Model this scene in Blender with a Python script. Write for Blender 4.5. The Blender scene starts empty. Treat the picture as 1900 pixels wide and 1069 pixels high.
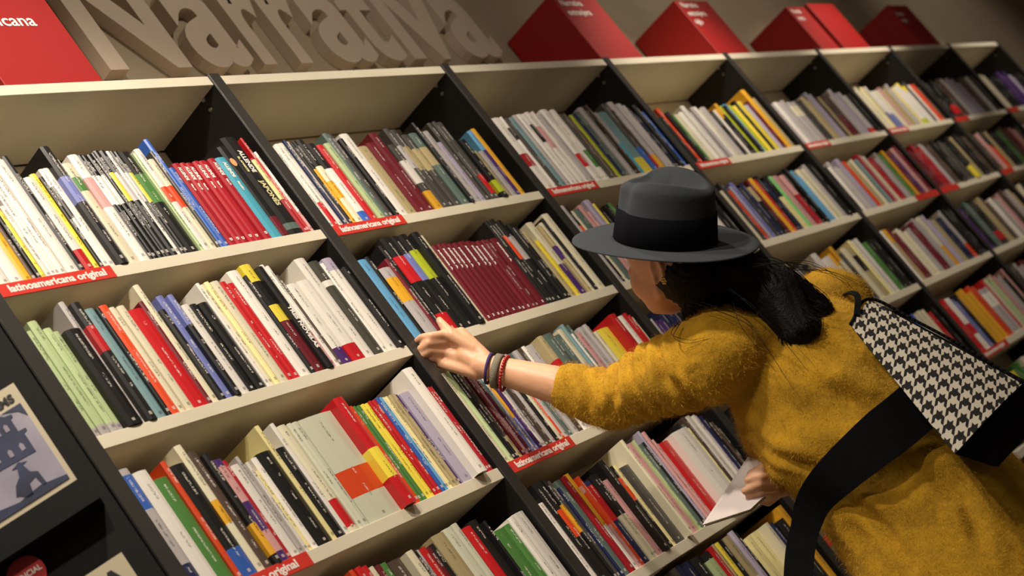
import bpy, bmesh, math, random
import numpy as np
from mathutils import Vector, Matrix, noise
random.seed(7)
scene = bpy.context.scene
C = scene.collection

# ------------------------------------------------------------------ camera, world, light, exposure
U = 0.9            # one bookcase bay is 0.9 m wide
TOPZ = 2.45        # top face of the bookcase
RC = np.array([[0.52740973, -0.61001206, -0.59137489],
               [-0.14127111, 0.62339884, -0.76903599],
               [0.83778365, 0.48914125, 0.24260953]])      # camera right, down, forward
TC = np.array([-1.92698526, -2.02894070, -1.77271473])     # in bay units, from top left upright
FPX = 2957.34
CAM = Vector((TC[0]*U, TC[1]*U, TC[2]*U + TOPZ))
cam_d = bpy.data.cameras.new('camera'); cam = bpy.data.objects.new('camera', cam_d); C.objects.link(cam)
cam_d.sensor_width = 36; cam_d.lens = FPX/1900*36
M = Matrix.Identity(4)
for r_ in range(3):
    M[r_][0] = RC[0][r_]; M[r_][1] = -RC[1][r_]; M[r_][2] = -RC[2][r_]; M[r_][3] = CAM[r_]
cam.matrix_world = M
cam_d.clip_start = 0.05
cam_d.dof.use_dof = True; cam_d.dof.focus_distance = 3.15; cam_d.dof.aperture_fstop = 4.2
scene.camera = cam

world = bpy.data.worlds.new('world'); scene.world = world; world.use_nodes = True
world.node_tree.nodes['Background'].inputs[0].default_value = (1.0, 0.80, 0.58, 1)
world.node_tree.nodes['Background'].inputs[1].default_value = 0.09

def spot(name, loc, target, power, size, blend=0.8, col=(1.0, 0.89, 0.74), rad=0.05):
    l = bpy.data.lights.new(name, 'SPOT'); l.energy = power; l.spot_size = math.radians(size); l.spot_blend = blend
    l.color = col; l.shadow_soft_size = rad
    o = bpy.data.objects.new(name, l); C.objects.link(o); o.location = loc
    o.rotation_euler = (Vector(target)-Vector(loc)).to_track_quat('-Z', 'Y').to_euler()
    return o
SPOTS = [((0.05, -1.25, 3.3), (0.40, 0.0, 1.75), 165, 76), ((1.6, -0.8, 3.3), (1.55, 0.0, 1.3), 52, 74),
         ((3.3, -1.0, 3.3), (3.25, 0.0, 2.0), 110, 66), ((5.1, -1.0, 3.3), (5.0, 0.0, 2.0), 95, 64),
         ((7.0, -1.0, 3.3), (6.9, 0.0, 1.9), 55, 66), ((-1.0, -1.5, 3.3), (0.6, 0.0, 1.1), 100, 52),
         ((0.45, -0.75, 3.3), (1.0, -0.35, 1.3), 55, 34),  # added key light that brightens the coat sleeve, not a shop lamp
         ((1.2, -1.5, 3.3), (1.5, 0.2, 2.8), 36, 90), ((4.2, -1.5, 3.3), (4.4, 0.2, 2.8), 36, 100), ((7.6, -1.5, 3.3), (7.8, 0.2, 2.8), 22, 90)]  # added wall washes that lift the lettering and the upper wall
for k, (l_, t_, p_, s_) in enumerate(SPOTS):
    spot('ceiling_and_added_spot', l_, t_, p_, s_)  # shop spots, plus the added sleeve key and wall washes
def area(name, loc, target, power, sx, sy, col):
    l = bpy.data.lights.new(name, 'AREA'); l.shape = 'RECTANGLE'; l.size = sx; l.size_y = sy; l.energy = power; l.color = col
    o = bpy.data.objects.new(name, l); C.objects.link(o); o.location = loc
    o.rotation_euler = (Vector(target)-Vector(loc)).to_track_quat('-Z', 'Y').to_euler()
area('added_ceiling_fill', (1.0, -2.6, 3.3), (1.0, -1.6, 0), 8, 5.0, 1.2, (1.0, 0.84, 0.66))  # unseen soft fill added for overall brightness, no actual fixture
scene.view_settings.view_transform = 'Standard'
scene.view_settings.look = 'None'
scene.view_settings.gamma = 1.0
scene.view_settings.use_curve_mapping = False
scene.view_settings.exposure = 0.22

# ------------------------------------------------------------------ measuring helpers (bay units <-> photograph)
def pj(P):
    X = RC @ (np.array(P, float)-TC); return 950+FPX*X[0]/X[2], 534.5+FPX*X[1]/X[2]
def pl(x, y, Y=0.0):
    d = RC.T @ np.array([(x-950)/FPX, (y-534.5)/FPX, 1.0]); s = (Y-TC[1])/d[1]; return TC+s*d
def at(x, y, depth):      # a point in metres, that far in front of the lens
    d = depth/U
    p = TC+RC.T @ np.array([(x-950)/FPX*d, (y-534.5)/FPX*d, d])
    return Vector((p[0]*U, p[1]*U, p[2]*U+TOPZ))
def W3(u): return Vector((u[0]*U, u[1]*U, u[2]*U+TOPZ))
LEV = [0.0, -0.4889, -0.8405, -1.1943, -1.5497, -1.9050, -2.2600]
THK = 0.0285; UW = 0.0377; DEP = 0.25

# ------------------------------------------------------------------ materials
def srgb(h):
    h = h.lstrip('#'); c = [int(h[i:i+2], 16)/255 for i in (0, 2, 4)]
    return tuple((x/12.92 if x <= 0.04045 else ((x+0.055)/1.055)**2.4) for x in c)
def mat(name, col, rough=0.6, bump=0.0, bscale=60, var=0.0, vscale=8, metal=0.0, sheen=0.0, spec=0.5, sss=0.0):
    m = bpy.data.materials.new(name); m.use_nodes = True; nt = m.node_tree; b = nt.nodes['Principled BSDF']
    c = srgb(col) if isinstance(col, str) else col
    b.inputs['Base Color'].default_value = (*c, 1); b.inputs['Roughness'].default_value = rough
    b.inputs['Metallic'].default_value = metal; b.inputs['Specular IOR Level'].default_value = spec
    if sheen: b.inputs['Sheen Weight'].default_value = sheen; b.inputs['Sheen Roughness'].default_value = 0.4; b.inputs['Sheen Tint'].default_value = (*c, 1)
    if sss: b.inputs['Subsurface Weight'].default_value = sss; b.inputs['Subsurface Radius'].default_value = (0.02, 0.008, 0.004); b.inputs['Subsurface Scale'].default_value = 0.4
    if var or bump:
        tc = nt.nodes.new('ShaderNodeTexCoord')
    if var:
        n = nt.nodes.new('ShaderNodeTexNoise'); n.inputs['Scale'].default_value = vscale; n.inputs['Detail'].default_value = 6
        nt.links.new(tc.outputs['Object'], n.inputs['Vector'])
        r = nt.nodes.new('ShaderNodeValToRGB'); r.color_ramp.elements[0].position = 0.3; r.color_ramp.elements[1].position = 0.7
        r.color_ramp.elements[0].color = (*[max(0, x*(1-var)) for x in c], 1); r.color_ramp.elements[1].color = (*[min(1, x*(1+var)) for x in c], 1)
        nt.links.new(n.outputs['Fac'], r.inputs['Fac']); nt.links.new(r.outputs['Color'], b.inputs['Base Color'])
    if bump:
        n2 = nt.nodes.new('ShaderNodeTexNoise'); n2.inputs['Scale'].default_value = bscale; n2.inputs['Detail'].default_value = 5
        nt.links.new(tc.outputs['Object'], n2.inputs['Vector'])
        bp = nt.nodes.new('ShaderNodeBump'); bp.inputs['Strength'].default_value = bump; bp.inputs['Distance'].default_value = 0.01
        nt.links.new(n2.outputs['Fac'], bp.inputs['Height']); nt.links.new(bp.outputs['Normal'], b.inputs['Normal'])
    return m
MT = {}
MT['cream'] = mat('cream_laminate', '#dcd2bc', 0.45, 0.05, 40, 0.05, 5)
MT['black'] = mat('black_laminate', '#0d0d0e', 0.5, 0.03, 200)
MT['edge'] = mat('black_edge_banding', '#322f2d', 0.42, 0.03, 100)
MT['display'] = mat('matte_black_board', '#070707', 0.7, 0.03, 200, spec=0.3)
MT['red'] = mat('red_card', '#9a0f0c', 0.55, 0.02, 30)
MT['label'] = mat('red_label_strip', '#cf3a30', 0.35)
MT['wall'] = mat('beige_plaster', '#a09078', 0.85, 0.25, 9, 0.10, 2.2)
MT['letter'] = mat('painted_lettering', '#c6b3a0', 0.6, 0.05, 40)
MT['white_ink'] = mat('white_ink', '#f1e8e0', 0.5)
MT['dark_ink'] = mat('dark_ink', '#1a1a1a', 0.5)
MT['paper'] = mat('page_paper', '#d8ccae', 0.9, 0.2, 300, 0.06, 60)
MT['floor'] = mat('grey_floor_tile', '#6a6158', 0.35, 0.05, 8, 0.1, 3)
MT['ceil'] = mat('ceiling_paint', '#8d8478', 0.9)
MT['steel'] = mat('screw_steel', '#b8b8b8', 0.3, metal=1.0)

def book_material():
    m = bpy.data.materials.new('book_cover'); m.use_nodes = True; nt = m.node_tree; N = nt.nodes; L = nt.links; b = N['Principled BSDF']
    def attr(n):
        a = N.new('ShaderNodeAttribute'); a.attribute_name = n; return a
    def mth(op, a, b_=None, c_=None):
        x = N.new('ShaderNodeMath'); x.operation = op
        for i, v in enumerate((a, b_, c_)):
            if v is None: continue
            if isinstance(v, (int, float)): x.inputs[i].default_value = v
            else: L.new(v, x.inputs[i])
        return x.outputs[0]
    col = attr('Col').outputs['Color']; txt = attr('Txt').outputs['Color']
    uv = N.new('ShaderNodeSeparateXYZ'); L.new(attr('UVa').outputs['Vector'], uv.inputs[0])
    uw = N.new('ShaderNodeSeparateXYZ'); L.new(attr('UVb').outputs['Vector'], uw.inputs[0])
    u, v = uv.outputs[0], uv.outputs[1]; vm, seed = uw.outputs[0], uw.outputs[1]
    # glyph-like cells that run along the spine
    def cells(freq, crossf):
        cv = N.new('ShaderNodeCombineXYZ'); L.new(mth('MULTIPLY', vm, freq), cv.inputs[0]); L.new(mth('MULTIPLY', u, crossf), cv.inputs[1]); L.new(mth('MULTIPLY', seed, 37.0), cv.inputs[2])
        fl = N.new('ShaderNodeVectorMath'); fl.operation = 'FLOOR'; L.new(cv.outputs[0], fl.inputs[0])
        wn = N.new('ShaderNodeTexWhiteNoise'); L.new(fl.outputs[0], wn.inputs['Vector']); return wn.outputs['Value']
    strokes = mth('GREATER_THAN', cells(640.0, 620.0), 0.48)
    words = mth('GREATER_THAN', cells(52.0, 0.0), 0.20)
    def rng(x, a, c): return mth('MULTIPLY', mth('GREATER_THAN', x, a), mth('LESS_THAN', x, c))
    s2 = mth('FRACT', mth('MULTIPLY', seed, 7.31)); s3 = mth('FRACT', mth('MULTIPLY', seed, 13.7)); s4 = mth('FRACT', mth('MULTIPLY', seed, 29.3))
    a0 = mth('ADD', mth('MULTIPLY', s2, 0.18), 0.66)
    line1 = mth('MULTIPLY', rng(v, a0, 0.94), rng(u, -0.0026, 0.0026))
    t0 = mth('ADD', mth('MULTIPLY', s3, 0.22), 0.16); t1 = mth('ADD', mth('MULTIPLY', s4, 0.16), 0.46)
    line2 = mth('MULTIPLY', mth('MULTIPLY', mth('GREATER_THAN', v, t0), mth('LESS_THAN', v, t1)), rng(u, -0.0022, 0.0022))
    logo = mth('MULTIPLY', rng(v, 0.035, 0.062), rng(u, -0.0032, 0.0032))
    lines = mth('MULTIPLY', mth('ADD', line1, line2), mth('MULTIPLY', strokes, words))
    fac = mth('MULTIPLY', mth('MINIMUM', mth('ADD', lines, mth('MULTIPLY', logo, 0.8)), 1.0), mth('GREATER_THAN', seed, 0.01))
    mx = N.new('ShaderNodeMix'); mx.data_type = 'RGBA'; L.new(mth('MULTIPLY', fac, 0.62), mx.inputs[0]); L.new(col, mx.inputs[6]); L.new(txt, mx.inputs[7])
    L.new(mx.outputs[2], b.inputs['Base Color'])
    b.inputs['Roughness'].default_value = 0.38; b.inputs['Coat Weight'].default_value = 0.12; b.inputs['Coat Roughness'].default_value = 0.2
    return m
MT['book'] = book_material()

# ------------------------------------------------------------------ object helpers
def link(name, me, m=None, parent=None, kind=None):
    o = bpy.data.objects.new(name, me); C.objects.link(o)
    if m is not None and len(me.materials) == 0: me.materials.append(m)
    if parent is not None:
        o.parent = parent
        if parent.type == 'EMPTY': o.matrix_parent_inverse = Matrix.Translation(-parent.location)
    if kind: o['kind'] = kind
    return o
def tag(o, label, cat, group=None, kind=None):
    o['label'] = label; o['category'] = cat
    if group: o['group'] = group
    if kind: o['kind'] = kind
    return o
def empty(name, loc=(0, 0, 0)):
    o = bpy.data.objects.new(name, None); o.empty_display_size = 0.05; C.objects.link(o); o.location = loc; return o
def from_bm(name, bm, m, parent=None, smooth=False, kind=None):
    me = bpy.data.meshes.new(name); bm.to_mesh(me); bm.free()
    if smooth:
        for p in me.polygons: p.use_smooth = True
    return link(name, me, m, parent, kind)
def add_box(bm, lo, hi, bev=0.0):
    r = bmesh.ops.create_cube(bm, size=1.0)
    vs = r['verts']
    for v in vs:
        v.co = Vector([(lo[i]+hi[i])/2+v.co[i]*(hi[i]-lo[i]) for i in range(3)])
    if bev:
        es = list({e for v in vs for e in v.link_edges})
        bmesh.ops.bevel(bm, geom=es, offset=bev, segments=1, affect='EDGES')
def box(name, lo, hi, m, parent=None, bev=0.0, kind=None):
    bm = bmesh.new(); add_box(bm, lo, hi, bev); return from_bm(name, bm, m, parent, kind=kind)
def loft(rings, cap=True):
    bm = bmesh.new(); R = [[bm.verts.new(p) for p in r] for r in rings]; n = len(R[0])
    for a, b in zip(R, R[1:]):
        for i in range(n): bm.faces.new((a[i], a[(i+1) % n], b[(i+1) % n], b[i]))
    if cap: bm.faces.new(R[0][::-1]); bm.faces.new(R[-1])
    bmesh.ops.recalc_face_normals(bm, faces=bm.faces)
    return bm
def text_mesh(txt, size, extrude=0.0, offset=0.0, res=3, spacing=1.0):
    cu = bpy.data.curves.new('t', 'FONT'); cu.body = txt; cu.size = size; cu.extrude = extrude; cu.offset = offset; cu.resolution_u = res
    cu.space_character = spacing
    o = bpy.data.objects.new('t', cu); C.objects.link(o)
    dg = bpy.context.evaluated_depsgraph_get(); me = bpy.data.meshes.new_from_object(o.evaluated_get(dg), depsgraph=dg)
    bpy.data.objects.remove(o); bpy.data.curves.remove(cu); return me
def place_text(name, txt, size, origin, xd, yd, m, parent=None, extrude=0.0002, offset=0.0, fit=None, spacing=1.0, center=False):
    me = text_mesh(txt, size, extrude, offset, spacing=spacing)
    xs = [v.co.x for v in me.vertices]; x0, x1 = min(xs), max(xs)
    xd = Vector(xd).normalized(); yd = Vector(yd).normalized(); zd = xd.cross(yd)
    sx = 1.0 if fit is None else fit/(x1-x0)
    for v in me.vertices:
        x = (v.co.x-x0)*sx; y = v.co.y
        if center: x -= (x1-x0)*sx/2
        v.co = Vector(origin)+xd*x+yd*y+zd*v.co.z
    me.name = name
    return link(name, me, m, parent)

# ------------------------------------------------------------------ the setting
WY = DEP*U          # wall plane behind the bookcase
box('floor', (-3.2, -4.2, -0.1), (11.0, 0.9, 0.0), MT['floor'], kind='structure')
box('ceiling', (-3.2, -4.2, 3.40), (11.0, 0.9, 3.5), MT['ceil'], kind='structure')
box('wall_back', (-0.02, WY, 0.0), (11.0, WY+0.12, 3.4), MT['wall'], kind='structure')
box('wall_right', (10.9, -4.2, 0.0), (11.0, WY, 3.4), MT['wall'], kind='structure')

# ------------------------------------------------------------------ bookcase
case = empty('bookcase', (0, 0, 0)); case.location = (4*U, 0, 0)
tag(case, 'long wall bookcase of cream shelves between black uprights under raised wall lettering', 'bookcase')
NB = 8
for i in range(NB+1):
    x0 = i*U
    bm = bmesh.new(); add_box(bm, (x0, -0.006, 0.0), (x0+UW*U, WY-0.002, TOPZ+0.004), 0.0008)
    up = from_bm('upright', bm, MT['black'], case)
    box('edge_strip', (x0+0.0005, -0.0085, 0.0), (x0+UW*U-0.0005, -0.006, TOPZ+0.004), MT['edge'], up, 0.0005)
    if i:
        for px in ((378, 186), (391, 204)):
            d_ = RC.T @ np.array([(px[0]-950)/FPX, (px[1]-534.5)/FPX, 1.0]); k_ = (1-TC[0])/d_[0]; q_ = TC+k_*d_
            bm = bmesh.new()
            bmesh.ops.create_cone(bm, cap_ends=True, segments=10, radius1=0.0055, radius2=0.004, depth=0.003)
            bmesh.ops.rotate(bm, verts=bm.verts, cent=(0, 0, 0), matrix=Matrix.Rotation(-math.pi/2, 3, 'Y'))
            bmesh.ops.translate(bm, verts=bm.verts, vec=(x0-0.0015, q_[1]*U, TOPZ+q_[2]*U))
            from_bm('screw', bm, MT['steel'], up)
boards = {}
for i in range(NB):
    xa, xb = i*U+UW*U+0.0005, (i+1)*U-0.0005
    box('back_panel', (xa, WY-0.012, 0.0), (xb, WY-0.002, TOPZ-0.03), MT['cream'], case)
    for j, z in enumerate(LEV):
        if (i, j) == (2, 5): z = -1.745
        zt = TOPZ+z*U
        boards[i, j] = box('shelf_board', (xa, -0.004, zt-THK*U), (xb, WY-0.013, zt), MT['cream'], case, 0.0008)
    box('plinth', (xa, 0.02, 0.0), (xb, 0.04, 0.10), MT['black'], case)
# red strips clipped on the shelf fronts, left end of each bay: (bay, level, right end pixel)
LABELS = [(0, 1, (203, 500), 0), (1, 1, (744, 405), 0), (2, 1, (1103, 341), 0), (3, 1, (1350, 298), 0), (4, 1, (1536, 265), 0),
          (5, 1, (1681, 238), 0), (6, 1, (1793, 217), 0), (7, 1, (1885, 200), 0), (0, 3, (573, 1040), 0), (1, 3, (1057, 818), 0),
          (4, 2, (1697, 368), 1), (5, 2, (1775, 345), 0), (6, 2, (1880, 318), 0), (4, 4, (1860, 628), 0), (2, 4, (1472, 895), 0), (2, 5, (1552, 1004), 0)]
for i, j, px, flip in LABELS:
    xr = pl(*px)[0]; xl = i+UW+0.002
    if flip: xl, xr = xr, i+1-0.004
    if (i, j) == (0, 3): xl = xr-0.36
    zt = LEV[j] if (i, j) != (2, 5) else -1.745
    if (i, j) == (2, 5): xr = xl+0.10
    lo = W3((xl, -0.0075, zt-THK-0.001)); hi = W3((xr, -0.0047, zt+0.001))
    lb = box('shelf_label', lo, hi, MT['label'], boards[i, j], 0.0005)
    w = (xr-xl)*U
    if (i, j) in ((0, 1), (1, 1), (0, 3), (1, 3), (2, 1), (3, 1), (2, 4), (4, 1), (5, 1), (4, 4), (2, 5)) and w > 0.1:
        me = text_mesh('latinoamericana original', 0.021, 0.0003, 0.0006)
        xs = [v.co.x for v in me.vertices]; tw = max(xs)-min(xs); tw2 = min(w*0.92, 0.235); 
        ox = hi[0]-0.035-tw2 if (i, j) in ((0, 1), (1, 1), (1, 3), (0, 3)) else lo[0]+0.01
        if tw2 > w-0.04: tw2 = w-0.04; ox = lo[0]+0.02
        for v in me.vertices:
            v.co = Vector((ox+(v.co.x-min(xs))/tw*tw2, lo[1]-0.0003-v.co.z, (lo[2]+hi[2])/2-0.006+v.co.y))
        bm = bmesh.new(); bm.from_mesh(me); add = None
        me2 = bpy.data.meshes.new('label_lettering'); bm.to_mesh(me2); bm.free()
        # the lettering is printed on the label: both meshes are one sub-part
        me3 = lb.data; b2 = bmesh.new(); b2.from_mesh(me3); n0 = len(b2.faces); b2.from_mesh(me2); b2.faces.ensure_lookup_table()
        for f in b2.faces[n0:]: f.material_index = 1
        b2.to_mesh(me3); b2.free(); me3.materials.append(MT['white_ink'])

# ------------------------------------------------------------------ raised lettering on the wall
sign = empty('wall_lettering', (1.9*U, WY, TOPZ+0.22))
tag(sign, 'big raised cream letters spelling Narrativa on the wall above the shelves', 'sign')
EXT = [('N', 0.983, 1.281), ('a', 1.335, 1.545), ('r', 1.575, 1.72), ('r', 1.738, 1.885), ('a', 1.915, 2.135), ('t', 2.115, 2.285), ('i', 2.308, 2.385), ('v', 2.365, 2.625), ('a', 2.635, 2.861)]
ZB = 0.240; XH = 0.262
dn = text_mesh('x', 1.0); xh_u = max(v.co.y for v in dn.vertices)
for ch, a, b in EXT:
    me = text_mesh(ch, 1.0, 0.0, 0.030, 5)
    xs = [v.co.x for v in me.vertices]; x0, x1 = min(xs), max(xs)
    sx = (b-a)*U/(x1-x0); sy = XH*U/xh_u
    bm = bmesh.new(); bm.from_mesh(me)
    bmesh.ops.remove_doubles(bm, verts=bm.verts, dist=1e-5)
    for v in bm.verts: v.co = Vector((a*U+(v.co.x-x0)*sx, 0.21*U, TOPZ+ZB*U+v.co.y*sy))
    r = bmesh.ops.extrude_face_region(bm, geom=bm.faces[:])
    vs = [g for g in r['geom'] if isinstance(g, bmesh.types.BMVert)]
    bmesh.ops.translate(bm, verts=vs, vec=(0, WY-0.21*U-0.001, 0))
    bmesh.ops.recalc_face_normals(bm, faces=bm.faces)
    for f in bm.faces: f.smooth = False
    from_bm('letter', bm, MT['letter'], sign)

# ------------------------------------------------------------------ red category boxes on the bookcase
def red_box(x0, x1, h, label, lines, ty, size, cat_loc=None, depth=0.245, tx=0.04):
    lo = W3((x0, 0.0, 0.0)); hi = W3((x1, depth, h)); lo.z += 0.0; 
    t = empty('category_box', ((lo.x+hi.x)/2, (lo.y+hi.y)/2, lo.z)); tag(t, label, 'box', 'red category boxes on the top board')
    box('box_body', lo, hi, MT['red'], t, 0.0015)
    for k, s in enumerate(lines):
        place_text('lettering', s, size, (lo.x+tx, lo.y-0.0006, lo.z+ty-k*size*1.15), (1, 0, 0), (0, 0, 1), MT['white_ink'], t, 0.0002, 0.0006)
red_box(0.386, 0.664, 0.40, 'red category box at the far left, left of the raised letter N', [], 0, 0.03)
tb = [o for o in C.objects if o.name.startswith('category_box')][0]
pt = pl(70, 48); pr = pl(2, 8)
place_text('lettering', 'latinoamericana', 0.044, (pt[0]*U-0.30, -0.0008, TOPZ+pt[2]*U), (1, 0, 0), (0, 0, 1), MT['white_ink'], tb, 0.0002, 0.0006, fit=0.30)
place_text('lettering', 'Narrativa', 0.044, (pt[0]*U-0.30, -0.0008, TOPZ+pt[2]*U+0.052), (1, 0, 0), (0, 0, 1), MT['white_ink'], tb, 0.0002, 0.0006)
red_box(3.009, 3.321, 0.315, 'red category box just right of the raised lettering, two white lines', ['Narrativa', 'extranjera'], 0.235, 0.036, tx=0.025)
red_box(3.985, 4.298, 0.30, 'red category box with three short white lines, second from the lettering', ['Narrativa', 'extranjera', 'siglo'], 0.235, 0.036, tx=0.025)
red_box(5.125, 5.346, 0.275, 'bright red category box with white text, left half of a touching pair', ['Novela', 'negra'], 0.21, 0.034, tx=0.02)
red_box(5.42, 5.77, 0.30, 'bright red box without readable text, right half of a touching pair', [], 0, 0.03)
red_box(6.597, 6.926, 0.30, 'dark red category box farthest to the right on the top board', ['Novela', 'negra'], 0.20, 0.036, tx=0.02)

# ------------------------------------------------------------------ dark display wall left of the bookcase
PD = Vector((-0.733, 0.680, 0)).normalized(); PN = Vector((-PD.y, PD.x, 0)); PN = PN if PN.dot(Vector((-1, -1, 0))) > 0 else -PN
bm = bmesh.new(); p0 = Vector((0.0, 0.0, 0)); p1 = p0+PD*0.9
rg = [[p0+Vector((0, 0, z)), p1+Vector((0, 0, z)), p1-PN*0.03+Vector((0, 0, z)), p0-PN*0.03+Vector((0.0, 0, z))] for z in (0.0, TOPZ)]
bm.free(); bm = loft(rg)
disp = empty('display_stand', p0+PD*0.45); tag(disp, 'matte black display wall angled off the left end of the bookcase', 'display wall')
from_bm('panel', bm, MT['display'], disp)
def on_panel(x, y, off=0.0):
    d = Vector((RC.T @ np.array([(x-950)/FPX, (y-534.5)/FPX, 1.0])).tolist())
    s = (p0+PN*off-CAM).dot(PN)/d.dot(PN); return CAM+d*s
UPV = Vector((0, 0, 1)); RT = -PD
def flat_poly(pts, o, m, name, parent, th=0.0006):
    # pts in (right, up) metres from o, lying off the panel
    a = [o+RT*x+UPV*z for x, z in pts]; b = [p+PN*th for p in a]
    bm = loft([a, b]); return from_bm(name, bm, m, parent)
MT['navy_print'] = mat('blue_grey_print', '#2c3350', 0.5, 0.0, 10, 0.5, 14)
MT['haze_print'] = mat('pale_sky_print', '#9a94a4', 0.5, 0.0, 10, 0.25, 9)
MT['cover_cream'] = mat('cream_cover', '#c9bca0', 0.5)
MT['sticker'] = mat('red_sticker', '#a81c1c', 0.4)
def display_book(tr, br, w, label, kind):
    a = on_panel(*tr, 0.035); b = on_panel(*br, 0.035)
    hgt = a.z-b.z; o = Vector((b.x, b.y, b.z))-RT*w        # bottom left corner
    t = empty('display_book', o+RT*w/2); tag(t, label, 'book', 'face-out books on the black display wall')
    f = [o, o+RT*w, o+RT*w+UPV*hgt, o+UPV*hgt]
    from_bm('book_block', loft([f, [p-PN*0.018 for p in f]]), MT['cover_cream'], t)
    return t, o+PN*0.0003, hgt
t, o, hg = display_book((20, 713), (145, 893), 0.15, 'cream-bordered book with a blue picture of an old tower, face out', 0)
W_, H_ = 0.15, hg
flat_poly([(0.008, 0.012), (W_-0.008, 0.012), (W_-0.008, H_-0.035), (0.008, H_-0.035)], o, MT['haze_print'], 'cover_picture', t)
o2 = o+PN*0.0008
flat_poly([(0.050, H_*0.42), (0.122, H_*0.40), (0.122, H_*0.58), (0.128, H_*0.59), (0.128, H_*0.615), (0.116, H_*0.62), (0.116, H_*0.74), (0.121, H_*0.75), (0.121, H_*0.775), (0.110, H_*0.785), (0.095, H_*0.85), (0.080, H_*0.79), (0.070, H_*0.775), (0.070, H_*0.75), (0.075, H_*0.74), (0.075, H_*0.63), (0.050, H_*0.60)], o2, MT['navy_print'], 'tower_print', t)
o3 = o+PN*0.0015
for x_, z_ in ((0.088, 0.66), (0.103, 0.66), (0.066, 0.47), (0.088, 0.46), (0.108, 0.46)):
    flat_poly([(x_-0.0035, H_*z_), (x_+0.0035, H_*z_), (x_+0.0035, H_*(z_+0.05)), (x_, H_*(z_+0.07)), (x_-0.0035, H_*(z_+0.05))], o3, MT['haze_print'], 'window_print', t)
flat_poly([(0.008, 0.012), (W_-0.008, 0.012), (W_-0.008, H_*0.10), (0.10, H_*0.14), (0.06, H_*0.11), (0.008, H_*0.16)], o2, MT['navy_print'], 'ground_print', t)
flat_poly([(0.074, H_*0.10), (0.084, H_*0.10), (0.088, H_*0.20), (0.100, H_*0.22), (0.104, H_*0.12), (0.110, H_*0.12), (0.108, H_*0.25), (0.098, H_*0.28), (0.094, H_*0.36), (0.102, H_*0.37), (0.094, H_*0.385), (0.090, H_*0.40), (0.084, H_*0.385), (0.076, H_*0.37), (0.084, H_*0.36), (0.080, H_*0.29), (0.068, H_*0.24), (0.060, H_*0.16), (0.066, H_*0.15)], o2, MT['navy_print'], 'figure_print', t)
flat_poly([(W_-0.04, H_-0.036), (W_-0.008, H_-0.036), (W_-0.008, H_-0.060), (W_-0.018, H_-0.046)], o2, MT['navy_print'], 'cloud_print', t)
place_text('lettering', 'AMS', 0.020, o2+UPV*(H_-0.028)+RT*(W_-0.052), RT, UPV, MT['dark_ink'], t, 0.0002, 0.0008)
t2, o, hg2 = display_book((226, 1024), (330, 1184), 0.15, 'cream book with bold dark capitals at the bottom left, face out', 1)
place_text('lettering', 'CHA', 0.06, o+UPV*(hg2-0.058)+RT*0.006, RT, UPV, MT['dark_ink'], t2, 0.0003, 0.002, fit=0.138)
flat_poly([(0.1, hg2-0.085), (0.145, hg2-0.085), (0.145, hg2-0.10), (0.1, hg2-0.10)], o, MT['sticker'], 'red_band', t2)
for yy, (a_, b_) in enumerate((((148, 893), (-60, 1029)), ((212, 955), (100, 1030)))):
    a = on_panel(*a_, 0.03); 
    lo = a+RT*0.012; z1 = a.z+0.008
    f = [Vector((lo.x, lo.y, 0))+PN*0.016, Vector((lo.x, lo.y, 0))-RT*0.5+PN*0.016, Vector((lo.x, lo.y, 0))-RT*0.5-PN*0.03, Vector((lo.x, lo.y, 0))-PN*0.03]
    if yy == 1: continue
    lg = from_bm('ledge', loft([[p+UPV*(a.z-0.045) for p in f], [p+UPV*a.z for p in f]]), MT['display'], disp)
a = on_panel(50, 1068, 0.02); bm = bmesh.new()
rr = [[a+RT*0.030*math.cos(k*math.tau/32)+UPV*0.030*math.sin(k*math.tau/32)+PN*z for k in range(32)] for z in (0, 0.002)]
bm.free(); st = empty('round_sign', a); tag(st, 'small round red sign with white capitals on the black display wall', 'sign')
from_bm('disc', loft(rr), MT['sticker'], st)
place_text('lettering', 'ESENCIAL', 0.013, a-UPV*0.004+PN*0.0028, RT, UPV, MT['white_ink'], st, 0.0002, 0.0002, fit=0.05, center=True)
arm = [[a+RT*x+UPV*z-PN*q for x, z in ((-0.004, -0.004), (0.004, -0.004), (0.004, 0.004), (-0.004, 0.004))] for q in (0, 0.02)]
from_bm('stem', loft(arm), MT['black'], st)

# ------------------------------------------------------------------ books
PAL = dict(W=('#e6dfd6', 'white'), C=('#ded5b9', 'cream'), c=('#d3d3bd', 'off-white'), K=('#1b1a1b', 'black'), G=('#474441', 'dark grey'), L=('#b3acab', 'pale grey'),
           R=('#bf1c22', 'red'), r=('#a81e2a', 'crimson'), D=('#6d1c26', 'maroon'), O=('#dd4a22', 'orange-red'), A=('#e2a72c', 'amber'), Y=('#efd848', 'yellow'),
           y=('#eee0a0', 'pale yellow'), B=('#3560b4', 'blue'), N=('#23294e', 'navy'), T=('#4fa9c0', 'turquoise'), t=('#66a3cc', 'light blue'), E=('#4f8240', 'green'), g=('#8fdc86', 'light green'),
           M=('#b6c894', 'pale green'), P=('#4a2a6a', 'purple'), I=('#cf9a98', 'pink'), V=('#54443a', 'brown'), S=('#5d6e68', 'grey-green'), H=('#b3a279', 'khaki'),
           Z=('#7279b4', 'lavender blue'), z=('#b0a6bc', 'pale lilac'), F=('#46443a', 'dark olive'), U=('#7b9aa0', 'blue-grey'), u=('#b8c42c', 'lime'))
LIGHT = set('WCcLYyMgHzIATtUu')
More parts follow.
